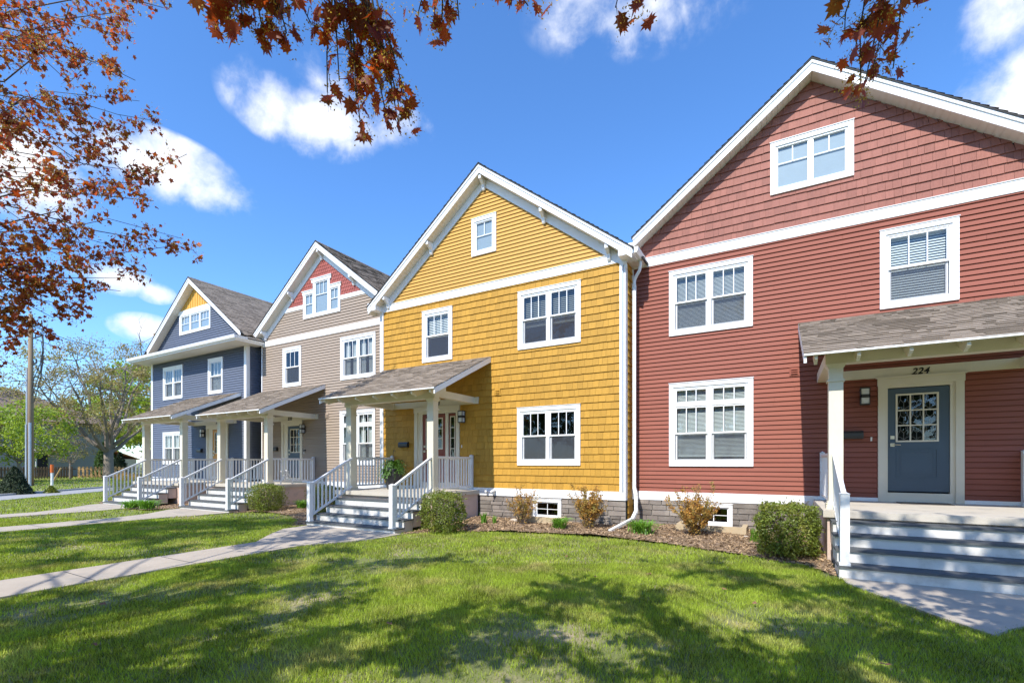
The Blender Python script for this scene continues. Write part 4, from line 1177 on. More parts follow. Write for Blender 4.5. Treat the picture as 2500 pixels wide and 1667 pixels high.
# dead leaves lying on the lawn
spots = [(-.6, 6.4), (-.25, 5.9), (-2.6, 7.9), (-5.0, 8.0), (-6.5, 2.3), (-5.1, 1.75), (-3.1, 7.3), (-1.6, 6.7), (-3.3, 3.4), (.7, 4.6), (-8.9, 5.1), (-2.2, 6.2)]
LEAFL = ['brown fallen leaf on the lawn nearest the concrete path by the red house steps', 'brown fallen leaf on the shaded lawn in front of the largest clipped shrub', 'brown fallen leaf on the sunny lawn in front of the downspout end',
         'brown fallen leaf on the sunny lawn below the sparse orange shrub', 'brown fallen leaf on the lawn just right of the wide path, nearest the street', 'brown fallen leaf at the bottom left of the lawn',
         'brown fallen leaf on the sunny middle of the lawn', 'brown fallen leaf at the upper edge of the big tree shadow', 'brown fallen leaf on the worn straw coloured patch', 'brown fallen leaf on the dark lower right of the lawn',
         'brown fallen leaf on the concrete path to the yellow house', 'brown fallen leaf in the centre of the big tree shadow']
for i, (x, y) in enumerate(spots):
    b = MB(); s = random.uniform(.03, .05); a = random.uniform(0, 6)
    pts = [(x + math.cos(a + t) * s * (1 if k % 2 else .55), y + math.sin(a + t) * s * (1 if k % 2 else .55), .045 + random.uniform(-.008, .02)) for k, t in enumerate(np.linspace(0, 2 * PI, 11)[:-1])]
    cpt = (x, y, .05)
    for k in range(10): b.poly([cpt, pts[k], pts[(k + 1) % 10]])
    tag(b.build('fallen_leaf', 'dry_leaf', loc=(x, y, 0)), LEAFL[i], 'leaf', 'fallen leaves on the lawn')

# ================================================================== planting at the houses
def in_ball(n, c, r, seed, shell=0.0, boxy=0.0):
    g = np.random.default_rng(seed)
    p = g.normal(size=(n, 3)); p /= np.linalg.norm(p, axis=1)[:, None]
    if boxy:
        q = p / np.max(np.abs(p), axis=1)[:, None]; p = p * (1 - boxy) + q * boxy
    rad = shell + (1 - shell) * g.uniform(0, 1, n) ** (1 / 3)
    return np.array(c)[None] + p * rad[:, None] * np.array(r)[None], p

def boxwood(x, y, w, hgt, label, seed, z0=.03, n=9000, d=None):
    h = empty('boxwood_shrub', (x, y, z0)); tag(h, label, 'shrub', 'clipped shrubs in front of the houses')
    d = d or w
    pts, nrm = in_ball(n, (x, y, z0 + hgt * .53), (w / 2, d / 2, hgt * .50), seed, shell=.62, boxy=.62)
    g = np.random.default_rng(seed); bumpv = vnoise(pts[:, 0] + pts[:, 2], pts[:, 1] - pts[:, 2] * .7, 6.5, seed) - .5
    pts += nrm * bumpv[:, None] * .14
    pts += nrm * (g.uniform(0, 1, n) < .05)[:, None] * g.uniform(0, .10, n)[:, None]
    pts[:, 2] = np.maximum(pts[:, 2], z0 + .02)
    keep = g.uniform(0, 1, n) > np.clip((vnoise(pts[:, 0] - pts[:, 2], pts[:, 1] + pts[:, 2], 9, seed + 2) - .66) * 5, 0, .85)
    k = keep; scatter('foliage', pts[k], .044, OVAL, 'boxwood', parent=h, seed=seed, outdir=nrm[k], varamp=.35)
    b = MB(); rd = random.Random(seed)
    for i in range(16):
        a = rd.uniform(0, 6.3); rr = rd.uniform(.2, .42)
        b.tube([(x + math.cos(a) * .03, y + math.sin(a) * .03, z0 - .02), (x + math.cos(a) * w * rr * .5, y + math.sin(a) * d * rr * .5, z0 + hgt * .35), (x + math.cos(a) * w * rr, y + math.sin(a) * d * rr, z0 + hgt * .8)], [.012, .009, .004], 5)
    b.build('stems', 'twig', h); return h
boxwood(-6.80, 8.72, .92, .86, 'rounded clipped green shrub at the right side of the steps of the yellow house', 1, n=11000)
boxwood(.10, 9.27, .92, .86, 'largest clipped green shrub, left of the steps to the red house', 2, n=14000)
boxwood(-14.62, 9.50, 1.0, .84, 'cube shaped green shrub beside the right newel of the tan house steps', 3)
boxwood(-11.70, 9.45, .95, .86, 'clipped green shrub seen through the left stair railing of the yellow house', 4)
boxwood(-24.6, 9.6, 1.7, .95, 'wide low hedge shrub seen through the stair railing of the blue house', 5, d=.9)
cen_, _ = in_ball(700, (-24.3, 9.4, 1.02), (.8, .4, .16), 77)
tag(scatter('orange_shrub', cen_, .05, OVAL, 'barberry', seed=8, loc=(-24.3, 9.4, .9)), 'patch of orange leaves growing above the hedge by the blue house', 'shrub')

def barberry(x, y, w, hgt, label, seed, dens=1.0, z0=.08):
    h = empty('barberry_shrub', (x, y, z0)); tag(h, label, 'shrub', 'orange shrubs along the foundation')
    rd = random.Random(seed); b = MB(); L = []
    for i in range(34):
        a = rd.uniform(0, 6.3); r0 = rd.uniform(0, .06); sp = rd.uniform(.15, .5) * w; hh = hgt * rd.uniform(.45, 1.0)
        p = [(x + math.cos(a) * (r0 + sp * t ** 1.3) + rd.uniform(-.015, .015), y + math.sin(a) * (r0 + sp * t ** 1.3) * .8, z0 - .02 + hh * t) for t in (0, .25, .5, .75, 1)]
        b.tube(p, [.007, .006, .005, .0035, .002], 4)
        for j in range(int(3)):
            t = rd.uniform(.35, .95); k = int(t * 4); q = Vector(p[k]).lerp(Vector(p[min(4, k + 1)]), t * 4 - k)
            e = q + Vector((rd.uniform(-.13, .13), rd.uniform(-.13, .13), rd.uniform(.02, .16))); b.tube([q, e], [.003, .0015], 3)
            for m_ in range(int(30 * dens)): L.append(q.lerp(e, rd.random()) + Vector([rd.gauss(0, .022) for _ in range(3)]))
        for m_ in range(int(50 * dens)):
            t = rd.random() ** .8; k = min(3, int(t * 4)); L.append(Vector(p[k]).lerp(Vector(p[k + 1]), t * 4 - k) + Vector([rd.gauss(0, .022) for _ in range(3)]))
    b.build('stems', 'twig', h)
    scatter('foliage', np.array([tuple(v) for v in L]), .042, OVAL, 'barberry', parent=h, seed=seed, varamp=.5)
barberry(-5.62, 10.42, .85, .98, 'sparse orange leaved shrub left of the basement window of the yellow house', 1, .55)
barberry(-3.92, 10.50, 1.0, 1.06, 'dense orange shrub beside the white downspout', 2, 1.25)
barberry(-1.55, 10.50, 1.22, 1.10, 'orange shrub covering the basement window of the red house', 3, 1.3)

def daylily(x, y, w, hgt, label, seed, z0=.06, n=90, group='strappy green clumps in the mulch beds'):
    h = empty('daylily', (x, y, z0)); tag(h, label, 'plant', group)
    rd = random.Random(seed); b = MB()
    for i in range(n):
        a = rd.uniform(0, 6.3); sp = rd.uniform(.1, .5) * w; hh = hgt * rd.uniform(.6, 1.05); wd = rd.uniform(.012, .020)
        ox, oy = x + rd.gauss(0, w * .10), y + rd.gauss(0, w * .10); pr = None; nx, ny = -math.sin(a), math.cos(a); v = rd.uniform(-.3, .3)
        for t in (0, .3, .6, .85, 1.0):
            r_ = sp * t; zz = z0 + hh * (1.55 * t - .75 * t * t * (1.0 + .5 * sp / w)); ww = wd * (1 - t) ** .6 + .0008
            c = ((ox + math.cos(a) * r_ - nx * ww, oy + math.sin(a) * r_ - ny * ww, zz), (ox + math.cos(a) * r_ + nx * ww, oy + math.sin(a) * r_ + ny * ww, zz + .004))
            if pr: b.poly([pr[0], pr[1], c[1], c[0]], v)
            pr = c
    b.build('leaves', 'daylily', h)
daylily(-4.52, 10.20, .62, .38, 'bright green strappy plant right of the basement window of the yellow house', 1, n=130)
daylily(-2.62, 10.32, .80, .42, 'widest bright green strappy plant, just right of the downspout end', 2, n=170)
daylily(-6.58, 10.12, .32, .40, 'small upright green plant beside the yellow house porch foundation', 3, n=26)
daylily(-6.30, 10.18, .22, .30, 'smallest green tuft between the porch foundation and the sparse orange shrub', 13, n=14)
daylily(-.42, 10.30, .30, .42, 'thin spiky green plant left of the largest clipped shrub', 4, n=30)
daylily(-14.05, 10.35, .60, .42, 'bright green strappy plant against the tan house porch foundation', 5, n=110)
daylily(-18.62, 7.82, .95, .40, 'strappy green plant nearest the end of the tan house steps, right of two', 6, n=170)
daylily(-19.55, 7.72, .85, .36, 'strappy green plant at the right foot of the blue house steps, left of two', 7, n=150)

# potted fern on the yellow house porch
h = empty('potted_fern', (-9.85, 10.3, SL)); tag(h, 'feathery green fern in a tall dark pot on the yellow house porch', 'potted plant')
b = MB(); k = 4; r0, r1, zb, zt = .12, .21, SL + .001, SL + .56
for (ra, za), (rb, zb2) in (((.12, zb), (.215, zt)), ((.215, zt), (.235, zt + .0)), ((.235, zt), (.235, zt + .035)), ((.235, zt + .035), (.20, zt + .035)), ((.20, zt + .035), (.19, zt - .03))):
    for i in range(4):
        c = lambda r, i_: (-9.85 + r * (1 if i_ % 4 in (0, 3) else -1), 10.3 + r * (1 if i_ % 4 in (0, 1) else -1))
        p, q = c(ra, i), c(ra, i + 1); p2, q2 = c(rb, i), c(rb, i + 1); b.poly([(*p, za), (*q, za), (*q2, zb2), (*p2, zb2)])
b.poly([(-9.66, 10.49, zt - .03), (-10.04, 10.49, zt - .03), (-10.04, 10.11, zt - .03), (-9.66, 10.11, zt - .03)])
b.build('pot', 'pot_dark', h)
b = MB(); rd = random.Random(5)
for i in range(95):
    a = rd.uniform(0, 6.3); L = rd.uniform(.28, .52); up = rd.uniform(.2, 1.0); prv = None; v = rd.uniform(-.3, .3)
    for t in np.linspace(0, 1, 9):
        r_ = L * t; z = zt - .02 + up * .42 * math.sin(min(1, t * 1.15) * 2.3) * (1 - .25 * t) - .35 * t * t * (1.2 - up)
        p = Vector((-9.85 + math.cos(a) * r_, 10.3 + math.sin(a) * r_, z)); n_ = Vector((-math.sin(a), math.cos(a), 0))
        if prv is not None and t > .15:
            w = .055 * math.sin(min(1, t) * PI) ** .6 + .008
            for s_ in (-1, 1): b.poly([tuple(prv), tuple(p), tuple(p + n_ * s_ * w + Vector((0, 0, -.014))), ], v); 
        prv = p
b.build('fronds', 'fern', h)
b = MB(); b.tube([(-9.85, 10.3, zt + .3), (-9.85, 10.3, zt + .52), (-9.83, 10.3, zt + .57), (-9.79, 10.3, zt + .57), (-9.78, 10.3, zt + .54)], .008, 6); b.build('hook', 'black_metal', h)

# small white openwork ornament on the tan porch
x, y = -15.42, 10.75
b = MB()
for sx_ in (-1, 1):
    b.tube([(x, y - .26 * sx_ * .9, SL + .005), (x, y - .20 * sx_, SL + .12), (x, y - .10 * sx_, SL + .30), (x, y - .05 * sx_, SL + .46)], .022, 8)
    b.box(x - .04, x + .04, y - .30 * sx_ - .045, y - .30 * sx_ + .045, SL + .001, SL + .03)
for z, w in ((.14, .18), (.24, .13), (.34, .09)): b.box(x - .02, x + .02, y - w, y + w, SL + z, SL + z + .022)
b.box(x - .025, x + .025, y - .22, y + .08, SL + .45, SL + .485)
b.tube([(x, y, SL + .40), (x, y, SL + .52)], .035, 10); b.tube([(x, y + .03, SL + .12), (x, y - .02, SL + .38)], .04, 8)
tag(b.build('garden_ornament', 'ornament', loc=(x, y, SL)), 'small white openwork ornament standing by the tan house porch railing', 'ornament')

# timber edges round the basement window wells
def well(x0, x1, y0, y1, label):
    h = empty('window_well', ((x0 + x1) / 2, y0, .05)); tag(h, label, 'window well')
    for bx in ((x0, x1, y0, y0 + .10), (x0, x0 + .10, y0 + .101, y1), (x1 - .10, x1, y0 + .101, y1)):
        b = MB(); b.box(bx[0], bx[1], bx[2], bx[3], .0, .235); b.build('timber', 'timber_edge', h)
well(-5.85, -4.72, 10.72, 11.15, 'low tan timber edging under the yellow house basement window')
well(-2.05, -.62, 11.05, 11.75, 'low tan timber edging under the red house basement window')
def rock(x, y, s, label, seed):
    rd = random.Random(seed); b = MB(); n = 8; rows = []
    for j, (rr, zz) in enumerate(((1, 0), (1.05, .35), (.8, .65), (.35, .8))):
        rows.append([(x + math.cos(2 * PI * i / n) * s * rr * rd.uniform(.85, 1.1), y + math.sin(2 * PI * i / n) * s * .8 * rr * rd.uniform(.85, 1.1), .05 + zz * s * rd.uniform(.9, 1.05)) for i in range(n)])
    for a, c in zip(rows[:-1], rows[1:]):
        for i in range(n): b.poly([a[i], a[(i + 1) % n], c[(i + 1) % n], c[i]])
    b.poly(rows[-1]); tag(b.build('rock', 'rock', loc=(x, y, .05), smooth=True), label, 'rock')
rock(-6.05, 10.75, .13, 'pale round rock at the foot of the sparse orange shrub', 1)
rock(-.62, 10.85, .07, 'small brown rock beside the timber edging of the red house', 2)

# ================================================================== maples over the lawn
CZ, SZ = math.cos(TH), math.sin(TH)
def proj(p):
    dep = -SZ * p[0] + CZ * p[1]
    if dep <= .05: return None
    return 1250 + 1153 * (CZ * p[0] + SZ * p[1]) / dep, 1130 - 1153 * (p[2] - 1.6) / dep, dep
def trims(pts, mu=60):
    """prune: True where the leaf would hang in the open view of the street (kept clear in the photo)"""
    dep = -SZ * pts[:, 0] + CZ * pts[:, 1]; u = 1250 + 1153 * (CZ * pts[:, 0] + SZ * pts[:, 1]) / np.maximum(dep, .05); v = 1130 - 1153 * (pts[:, 2] - 1.6) / np.maximum(dep, .05)
    return (dep > .05) & (u > -mu) & (u < 2500 + mu) & (v > -mu)

def limb(mb, a, c, r0, r1, rd, sag=.0, n=6, wob=.12, rise=0.0):
    a = Vector(a); c = Vector(c); L = (c - a).length; P = []
    for i in range(n + 1):
        t = i / n; p = a.lerp(c, t) + Vector((0, 0, math.sin(t * PI) * (rise * L) - sag * L * t * t + sag * L * t))
        if 0 < i < n: p += Vector([rd.gauss(0, wob * L / n) for _ in range(3)])
        P.append(p)
    mb.tube(P, [r0 + (r1 - r0) * (i / n) ** .8 for i in range(n + 1)], 6 if r0 > .03 else 5)
    return P
def twigs(mb, P, rd, n, length, out, leafn, spread, r=.006, tmin=.35, drop=.12, bias=(0, 0, 0)):
    """side twigs along a limb with leaf positions appended to out"""
    k = len(P) - 1
    for i in range(n):
        t = tmin + (1 - tmin) * (i + rd.random()) / n; s = min(k - 1, int(t * k)); q = P[s].lerp(P[s + 1], t * k - s)
        d = Vector([rd.gauss(0, 1) for _ in range(3)]) + Vector(bias); d.z -= .2; d.normalize(); l = length * rd.uniform(.5, 1.2)
        e = q + d * l; m_ = q.lerp(e, .5) + Vector((0, 0, l * .08)); e.z -= l * drop
        mb.tube([q, m_, e], [r, r * .7, r * .35], 4, cap=False)
        for j in range(leafn):
            tt = rd.uniform(.25, 1.08); p = q.lerp(e, tt) + Vector([rd.gauss(0, spread) for _ in range(3)]); out.append(p)

def maple(name, base, label, fork_z, tips, shade, near, seed, trunk_r=.28, crown_fill=0):
    h = empty(name, base); tag(h, label, 'tree', 'red leaved maples on the lawn')
    rd = random.Random(seed); B = Vector(base); top = B + Vector((rd.uniform(-.3, .3), rd.uniform(-.2, .2), fork_z))
    tb = MB(); tb.tube([B - Vector((0, 0, .1)), B + Vector((0, 0, .35)), B.lerp(top, .5) + Vector((.06, 0, 0)), top, top + Vector((.1, .1, 2.2)), top + Vector((-.1, .2, 4.6))],
                       [trunk_r * 1.35, trunk_r * 1.05, trunk_r * .9, trunk_r * .8, trunk_r * .45, .06], 12); tb.build('trunk', 'bark', h, smooth=True)
    br = MB(); far = []; nearL = []
    for (x, y, z, n, ln) in tips:          # visible limbs of this tree: reach out, then many twigs
        zz = min(max(fork_z - .3, z * .75), fork_z + 3.6); st = top + Vector((0, 0, zz - fork_z))
        P = limb(br, st, (x, y, z), .040, .005, rd, n=8, wob=.30, rise=.06)
        twigs(br, P, rd, n, ln, far, 13, .075, tmin=.30, r=.005); twigs(br, P[-3:], rd, 5, ln * .6, far, 13, .07, tmin=.2, r=.004)
        for i in range(2):
            t = rd.uniform(.3, .75); s = int(t * 8); q = P[s]; e = Vector((x, y, z)) + Vector((rd.uniform(-.9, .5), rd.uniform(-.7, .7), rd.uniform(-.8, .8)))
            P2 = limb(br, q, e, .014, .004, rd, n=5, wob=.26); twigs(br, P2, rd, int(n * .6), ln * .8, far, 10, .075, r=.004, tmin=.25); twigs(br, P2[-2:], rd, 3, ln * .5, far, 14, .07, r=.003, tmin=.4)
    sh = []
    for (x, y, z, r_, cnt) in shade:       # clumps of the crown above and behind the viewer
        st = top + Vector((0, 0, min(4.0, max(.0, (z - fork_z) * .7)))); P = limb(br, st, (x, y, z), .05, .012, rd, n=6, wob=.12, rise=.05)
        tmp = []; twigs(br, P[-2:], rd, 8, r_ * 1.1, tmp, max(1, cnt // 8), .065, tmin=.45, r=.006)
        sh += tmp
    sh = np.array([tuple(p) for p in sh]) if sh else np.zeros((0, 3))
    if len(sh): sh = sh[~trims(sh)]
    if near:
        for (x, y, z, cnt, ln, sx0, sy0, sz0) in near:   # low twigs hanging close to the viewer
            P = limb(br, (sx0, sy0, sz0), (x, y, z), .010, .003, rd, n=6, wob=.14, rise=.02)
            twigs(br, P, rd, 6, ln, nearL, cnt, ln * .22, tmin=.62, r=.0022, drop=.3)
        done = set()
        for q in near:
            s = q[5:8]
            if s not in done: done.add(s); limb(br, top + Vector((0, 0, max(0, s[2] - fork_z) * .5)), s, .035, .011, rd, n=6, rise=.08)
    br.build('branches', 'twig', h, smooth=True)
    far = np.array([tuple(p) for p in far]) if far else np.zeros((0, 3))
    if len(far):
        scatter('leaves', far, .092, MAPLE_LO, 'maple_leaf', parent=h, seed=seed, droop=(0, 0, -.7), varamp=.45)
        g = np.random.default_rng(seed); f2 = np.repeat(far[g.uniform(0, 1, len(far)) < .6], 6, 0); f2 = f2 + g.normal(0, .040, f2.shape)
        scatter('flowers', f2, .034, OVAL, 'maple_flower', parent=h, seed=seed + 1)
    if len(sh): scatter('crown', sh, .135, MAPLE_LO, 'maple_leaf', parent=h, seed=seed + 2, varamp=.4)
    if nearL:
        nl = np.array([tuple(p) for p in nearL])
        scatter('near_leaves', nl, .088, MAPLE, 'maple_leaf', parent=h, seed=seed + 3, droop=(0, 0, -1.4), varamp=.4)
        g = np.random.default_rng(seed + 4); f2 = np.repeat(nl, 22, 0); f2 = f2 + g.normal(0, .026, f2.shape)
        scatter('near_flowers', f2, .015, OVAL, 'maple_flower', parent=h, seed=seed + 5)
    return h

TIPS = [(-10.64, 4.88, 10.75), (-10.89, 4.16, 10.19), (-10.59, 4.34, 8.9), (-10.61, 3.75, 8.82), (-10.28, 5.09, 7.82), (-10.89, 4.16, 7.84), (-10.51, 4.61, 6.71), (-10.61, 3.75, 6.61),
        (-10.75, 5.16, 6.12), (-11.05, 4.42, 5.55), (-10.86, 3.72, 5.85), (-11.07, 4.29, 4.95), (-11.45, 3.62, 4.73), (-11.98, 3.32, 4.19), (-12.35, 2.95, 3.55), (-11.04, 3.16, 5.08),
        (-11.13, 2.88, 5.97), (-11.19, 2.84, 7.36), (-11.01, 2.95, 8.61), (-10.98, 3.31, 7.86), (-11.59, 2.84, 4.66), (-11.06, 3.49, 9.49)]
tips = [(x - .12, y - .05, z, 11 if i % 3 else 8, .42) for i, (x, y, z) in enumerate(TIPS)]
SHADOWS = [(-5.0, 6.3), (-2.9, 4.0), (-2.2, 4.2), (-2.1, 5.7), (-1.5, 5.4), (-1.3, 7.9), (-0.8, 8.0), (-1.1, 4.6), (-1.6, 3.6), (-1.2, 3.5), (-0.4, 4.3), (-0.0, 5.7), (0.7, 7.2), (1.1, 6.5), (0.6, 5.4),
           (1.2, 5.5), (1.6, 5.8), (1.2, 5.1), (-2.4, 3.0), (0.2, 4.6), (-0.4, 7.4), (-11.4, 5.1), (-12.2, 6.3), (-13.0, 7.5), (-11.9, 4.3), (-13.8, 4.2), (-11.8, 3.1), (-10.4, 3.3), (-7.3, 4.7),
           (-7.6, 5.5), (-6.2, 5.4), (-5.2, 4.2), (-6.1, 3.7), (-6.3, 2.8), (-6.3, 2.3), (-7.4, 2.1), (-6.4, 1.7), (-5.0, 2.2), (-4.5, 2.8), (-4.4, 3.6), (-3.4, 2.6), (-3.5, 2.0), (-4.5, 1.8), (-4.9, 1.4),
           (-3.4, 3.0), (-12.2, 4.9), (2.2, 7.4), (3.0, 7.0), (2.4, 8.6), (1.6, 8.4), (3.1, 8.9), (1.1, 9.2), (2.2, 9.6), (-8.8, 6.6), (-9.3, 7.3), (-8.2, 7.2), (-8.0, 8.2), (-9.6, 8.3), (-3.0, 1.0), (-1.0, 2.0), (.6, 3.2), (2.0, 3.8),
           (-10.6, 6.0), (-9.8, 4.4), (-15.2, 5.4), (-14.2, 6.2), (2.2, 6.1),
           (1.3, 8.1), (1.9, 8.0), (2.7, 8.2), (3.3, 8.4), (1.5, 8.8), (2.6, 9.1), (1.9, 9.2), (3.0, 9.6), (1.4, 9.7), (2.4, 7.8), (-.2, 9.0), (1.6, 7.1), (2.7, 6.8), (-8.6, 7.9), (-9.5, 7.8), (-8.9, 8.8), (-8.2, 8.6)]
_r = random.Random(9); SHADOWS = SHADOWS + [(x + _r.uniform(-.55, .55), y + _r.uniform(-.3, .3)) for x, y in SHADOWS if y < 7.3 and _r.random() < .62] + [(-12.6, 5.6), (-11.0, 6.6), (-13.4, 6.8), (-9.6, 5.6), (-7.0, 6.3), (-14.8, 4.4), (-12.9, 3.6), (-16.4, 5.9)]
rdS = random.Random(3); clumps = {0: [], 1: [], 2: []}
TR = [(3.4, -4.4), (-6.6, -5.2), (-15.4, -1.2)]
for (gx, gy) in SHADOWS:
    hgt = max(3.9, (1.6 + .98 * (-.494 * gx + .87 * gy)) / 1.81 + .45) + rdS.uniform(0, .9)
    if gx < -8.5: hgt = rdS.uniform(6.2, 8.4)
    if gy > 7.7: hgt = 8.8
    x, y = gx - .043 * hgt, gy - .952 * hgt
    i = min(range(3), key=lambda k: (TR[k][0] - x) ** 2 + (TR[k][1] - y) ** 2)
    clumps[i].append((x, y, hgt, rdS.uniform(.40, .68), rdS.choice((120, 170, 220))))
for i, (tx, ty) in enumerate(TR):   # rest of each crown, behind the viewer
    for k in range(34):
        a = rdS.uniform(0, 6.3); r_ = rdS.uniform(1.2, 4.2); z = rdS.uniform(4.2, 9.5)
        x, y = tx + math.cos(a) * r_, ty + math.sin(a) * r_ - 1.0
        if y + z * .952 > 1.3: continue
        clumps[i].append((x, y, z, rdS.uniform(.5, .8), 130))
NEAR = [(-2.43, 1.38, 3.90, 0), (-2.29, 1.46, 3.85, 0), (-2.18, 1.52, 3.82, 0), (-2.24, 1.71, 4.05, 0), (-2.07, 1.82, 3.98, 1), (-1.97, 1.87, 4.06, 1), (-2.11, 1.79, 3.80, 1), (-2.17, 1.76, 3.74, 1), (-2.01, 1.85, 3.56, 1),
        (-1.83, 1.95, 3.58, 1), (-1.85, 1.94, 3.72, 1), (-1.79, 1.97, 3.70, 1), (-1.99, 1.98, 3.90, 1), (-1.62, 2.07, 4.02, 2), (-1.54, 2.12, 4.08, 2), (-1.8, 2.08, 4.2, 2), (-1.21, 2.31, 4.16, 2),
        (-0.82, 2.64, 4.24, 3), (-0.66, 2.62, 4.18, 3), (0.32, 3.28, 4.14, 4), (0.37, 3.31, 4.02, 4), (0.46, 3.35, 3.92, 4), (0.42, 3.33, 3.84, 4), (0.56, 3.42, 3.92, 4), (0.52, 3.4, 4.2, 4)]
ORGN = [(-2.30, 1.30, 4.5), (-1.98, 1.62, 4.75), (-1.45, 1.9, 4.75), (-.6, 2.3, 4.85), (.55, 2.9, 4.95)]
NEAR = [(x, y, z - (.10 if k == 1 else .07 if k == 4 else .04), k) for x, y, z, k in NEAR] + [(-2.50, 1.36, 3.92, 0), (-2.38, 1.42, 3.82, 0), (-2.20, 1.50, 3.86, 0), (-2.33, 1.40, 3.88, 0), (-1.88, 1.93, 3.46, 1), (-1.82, 1.97, 3.50, 1), (-2.02, 1.83, 3.60, 1), (.40, 3.34, 3.74, 4)]
near = [(x, y, z, 2, .13) + ORGN[k] for x, y, z, k in NEAR]
maple('maple_tree', (3.4, -4.4, 0), 'red leaved maple whose low twigs hang into the top of the view over the lawn', 3.0, [], clumps[0], near, 5)
maple('maple_tree', (-6.6, -5.2, 0), 'red leaved maple standing behind the viewer on the lawn', 3.0, [], clumps[1], [], 6)
maple('maple_tree', (-15.4, -1.2, 0), 'large red leaved maple reaching in from the left over the lawn', 3.2, tips, clumps[2], [], 7, trunk_r=.34)

# ================================================================== the background on the left
def pole(name, x, y, hgt, label, seed, boards=True):
    h = empty(name, (x, y, 0)); tag(h, label, 'utility pole', 'wooden utility poles')
    b = MB(); b.tube([(x, y, -.1), (x, y, hgt * .5), (x, y, hgt)], [.175, .155, .12], 14); b.build('pole', 'pole_wood', h, smooth=True)
    if boards:
        for dx, dy, zt, r in ((-.30, -.12, 8.2, .055), (-.10, -.20, 4.3, .06), (.22, -.10, 4.4, .075)):
            b = MB(); b.tube([(x + dx, y + dy, 0), (x + dx * (1 if zt < 5 else .9), y + dy, zt)], r, 10); b.build('cable_guard', 'galvanized', h)
    for z, w in ((hgt - .9, .85), (hgt - 1.75, .8), (hgt - 3.6, .45)):
        b = MB(); b.bar((x, y, z), (x + w * .9, y + w * .45, z + .22), .07, .07)
        for t in (.45, .95): b.tube([(x + w * .9 * t, y + w * .45 * t, z + .22 * t), (x + w * .9 * t, y + w * .45 * t, z + .22 * t + .26)], [.045, .03], 8)
        b.build('crossarm', 'wire', h)
    rd = random.Random(seed)
    for k in range(3 if boards else 1):
        b = MB(); z = hgt - 1.2 - k * .5
        P = [(x + .75 - .1 * k, y + .4, z + .3), (x + .95, y + .4, z - .9), (x + .80, y + .3, z - 2.2), (x + .25, y + .1, z - 3.3 - k * .3), (x + .20, y, z - 4.0)]
        b.tube(P, .028, 6); b.build('drop_cable', 'wire', h)
pole('utility_pole', -45.54, 12.08, 12.0, 'tall wooden utility pole with grey cable guards, left edge of the view', 1)
pole('utility_pole', -80.7, 34.7, 20.8, 'distant utility pole top showing above the blue house roof', 2, boards=False)
for i, (z0, x1, y1, z1, sag) in enumerate(((11.1, -80.7, 34.7, 20.4, 1.6), (10.3, -80.7, 34.7, 19.2, 1.8), (7.6, -44.0, 60.0, 8.5, 1.2), (11.2, -75.0, -20.0, 11.0, 1.5), (7.4, -75, -20.0, 7.2, 1.5))):
    a = Vector((-45.3, 12.2, z0)); c = Vector((x1, y1, z1)); P = [a.lerp(c, t) - Vector((0, 0, sag * 4 * t * (1 - t))) for t in np.linspace(0, 1, 14)]
    b = MB(); b.tube(P, .022, 5)
    tag(b.build('power_line', 'wire', loc=tuple(a)), ['topmost dark overhead wire between the two utility poles', 'second dark wire below the topmost one between the two utility poles', 'low dark overhead wire running behind the budding tree', 'upper dark overhead wire leaving the picture at the left edge', 'lower dark overhead wire leaving the picture at the left edge'][i], 'wire', 'overhead wires')

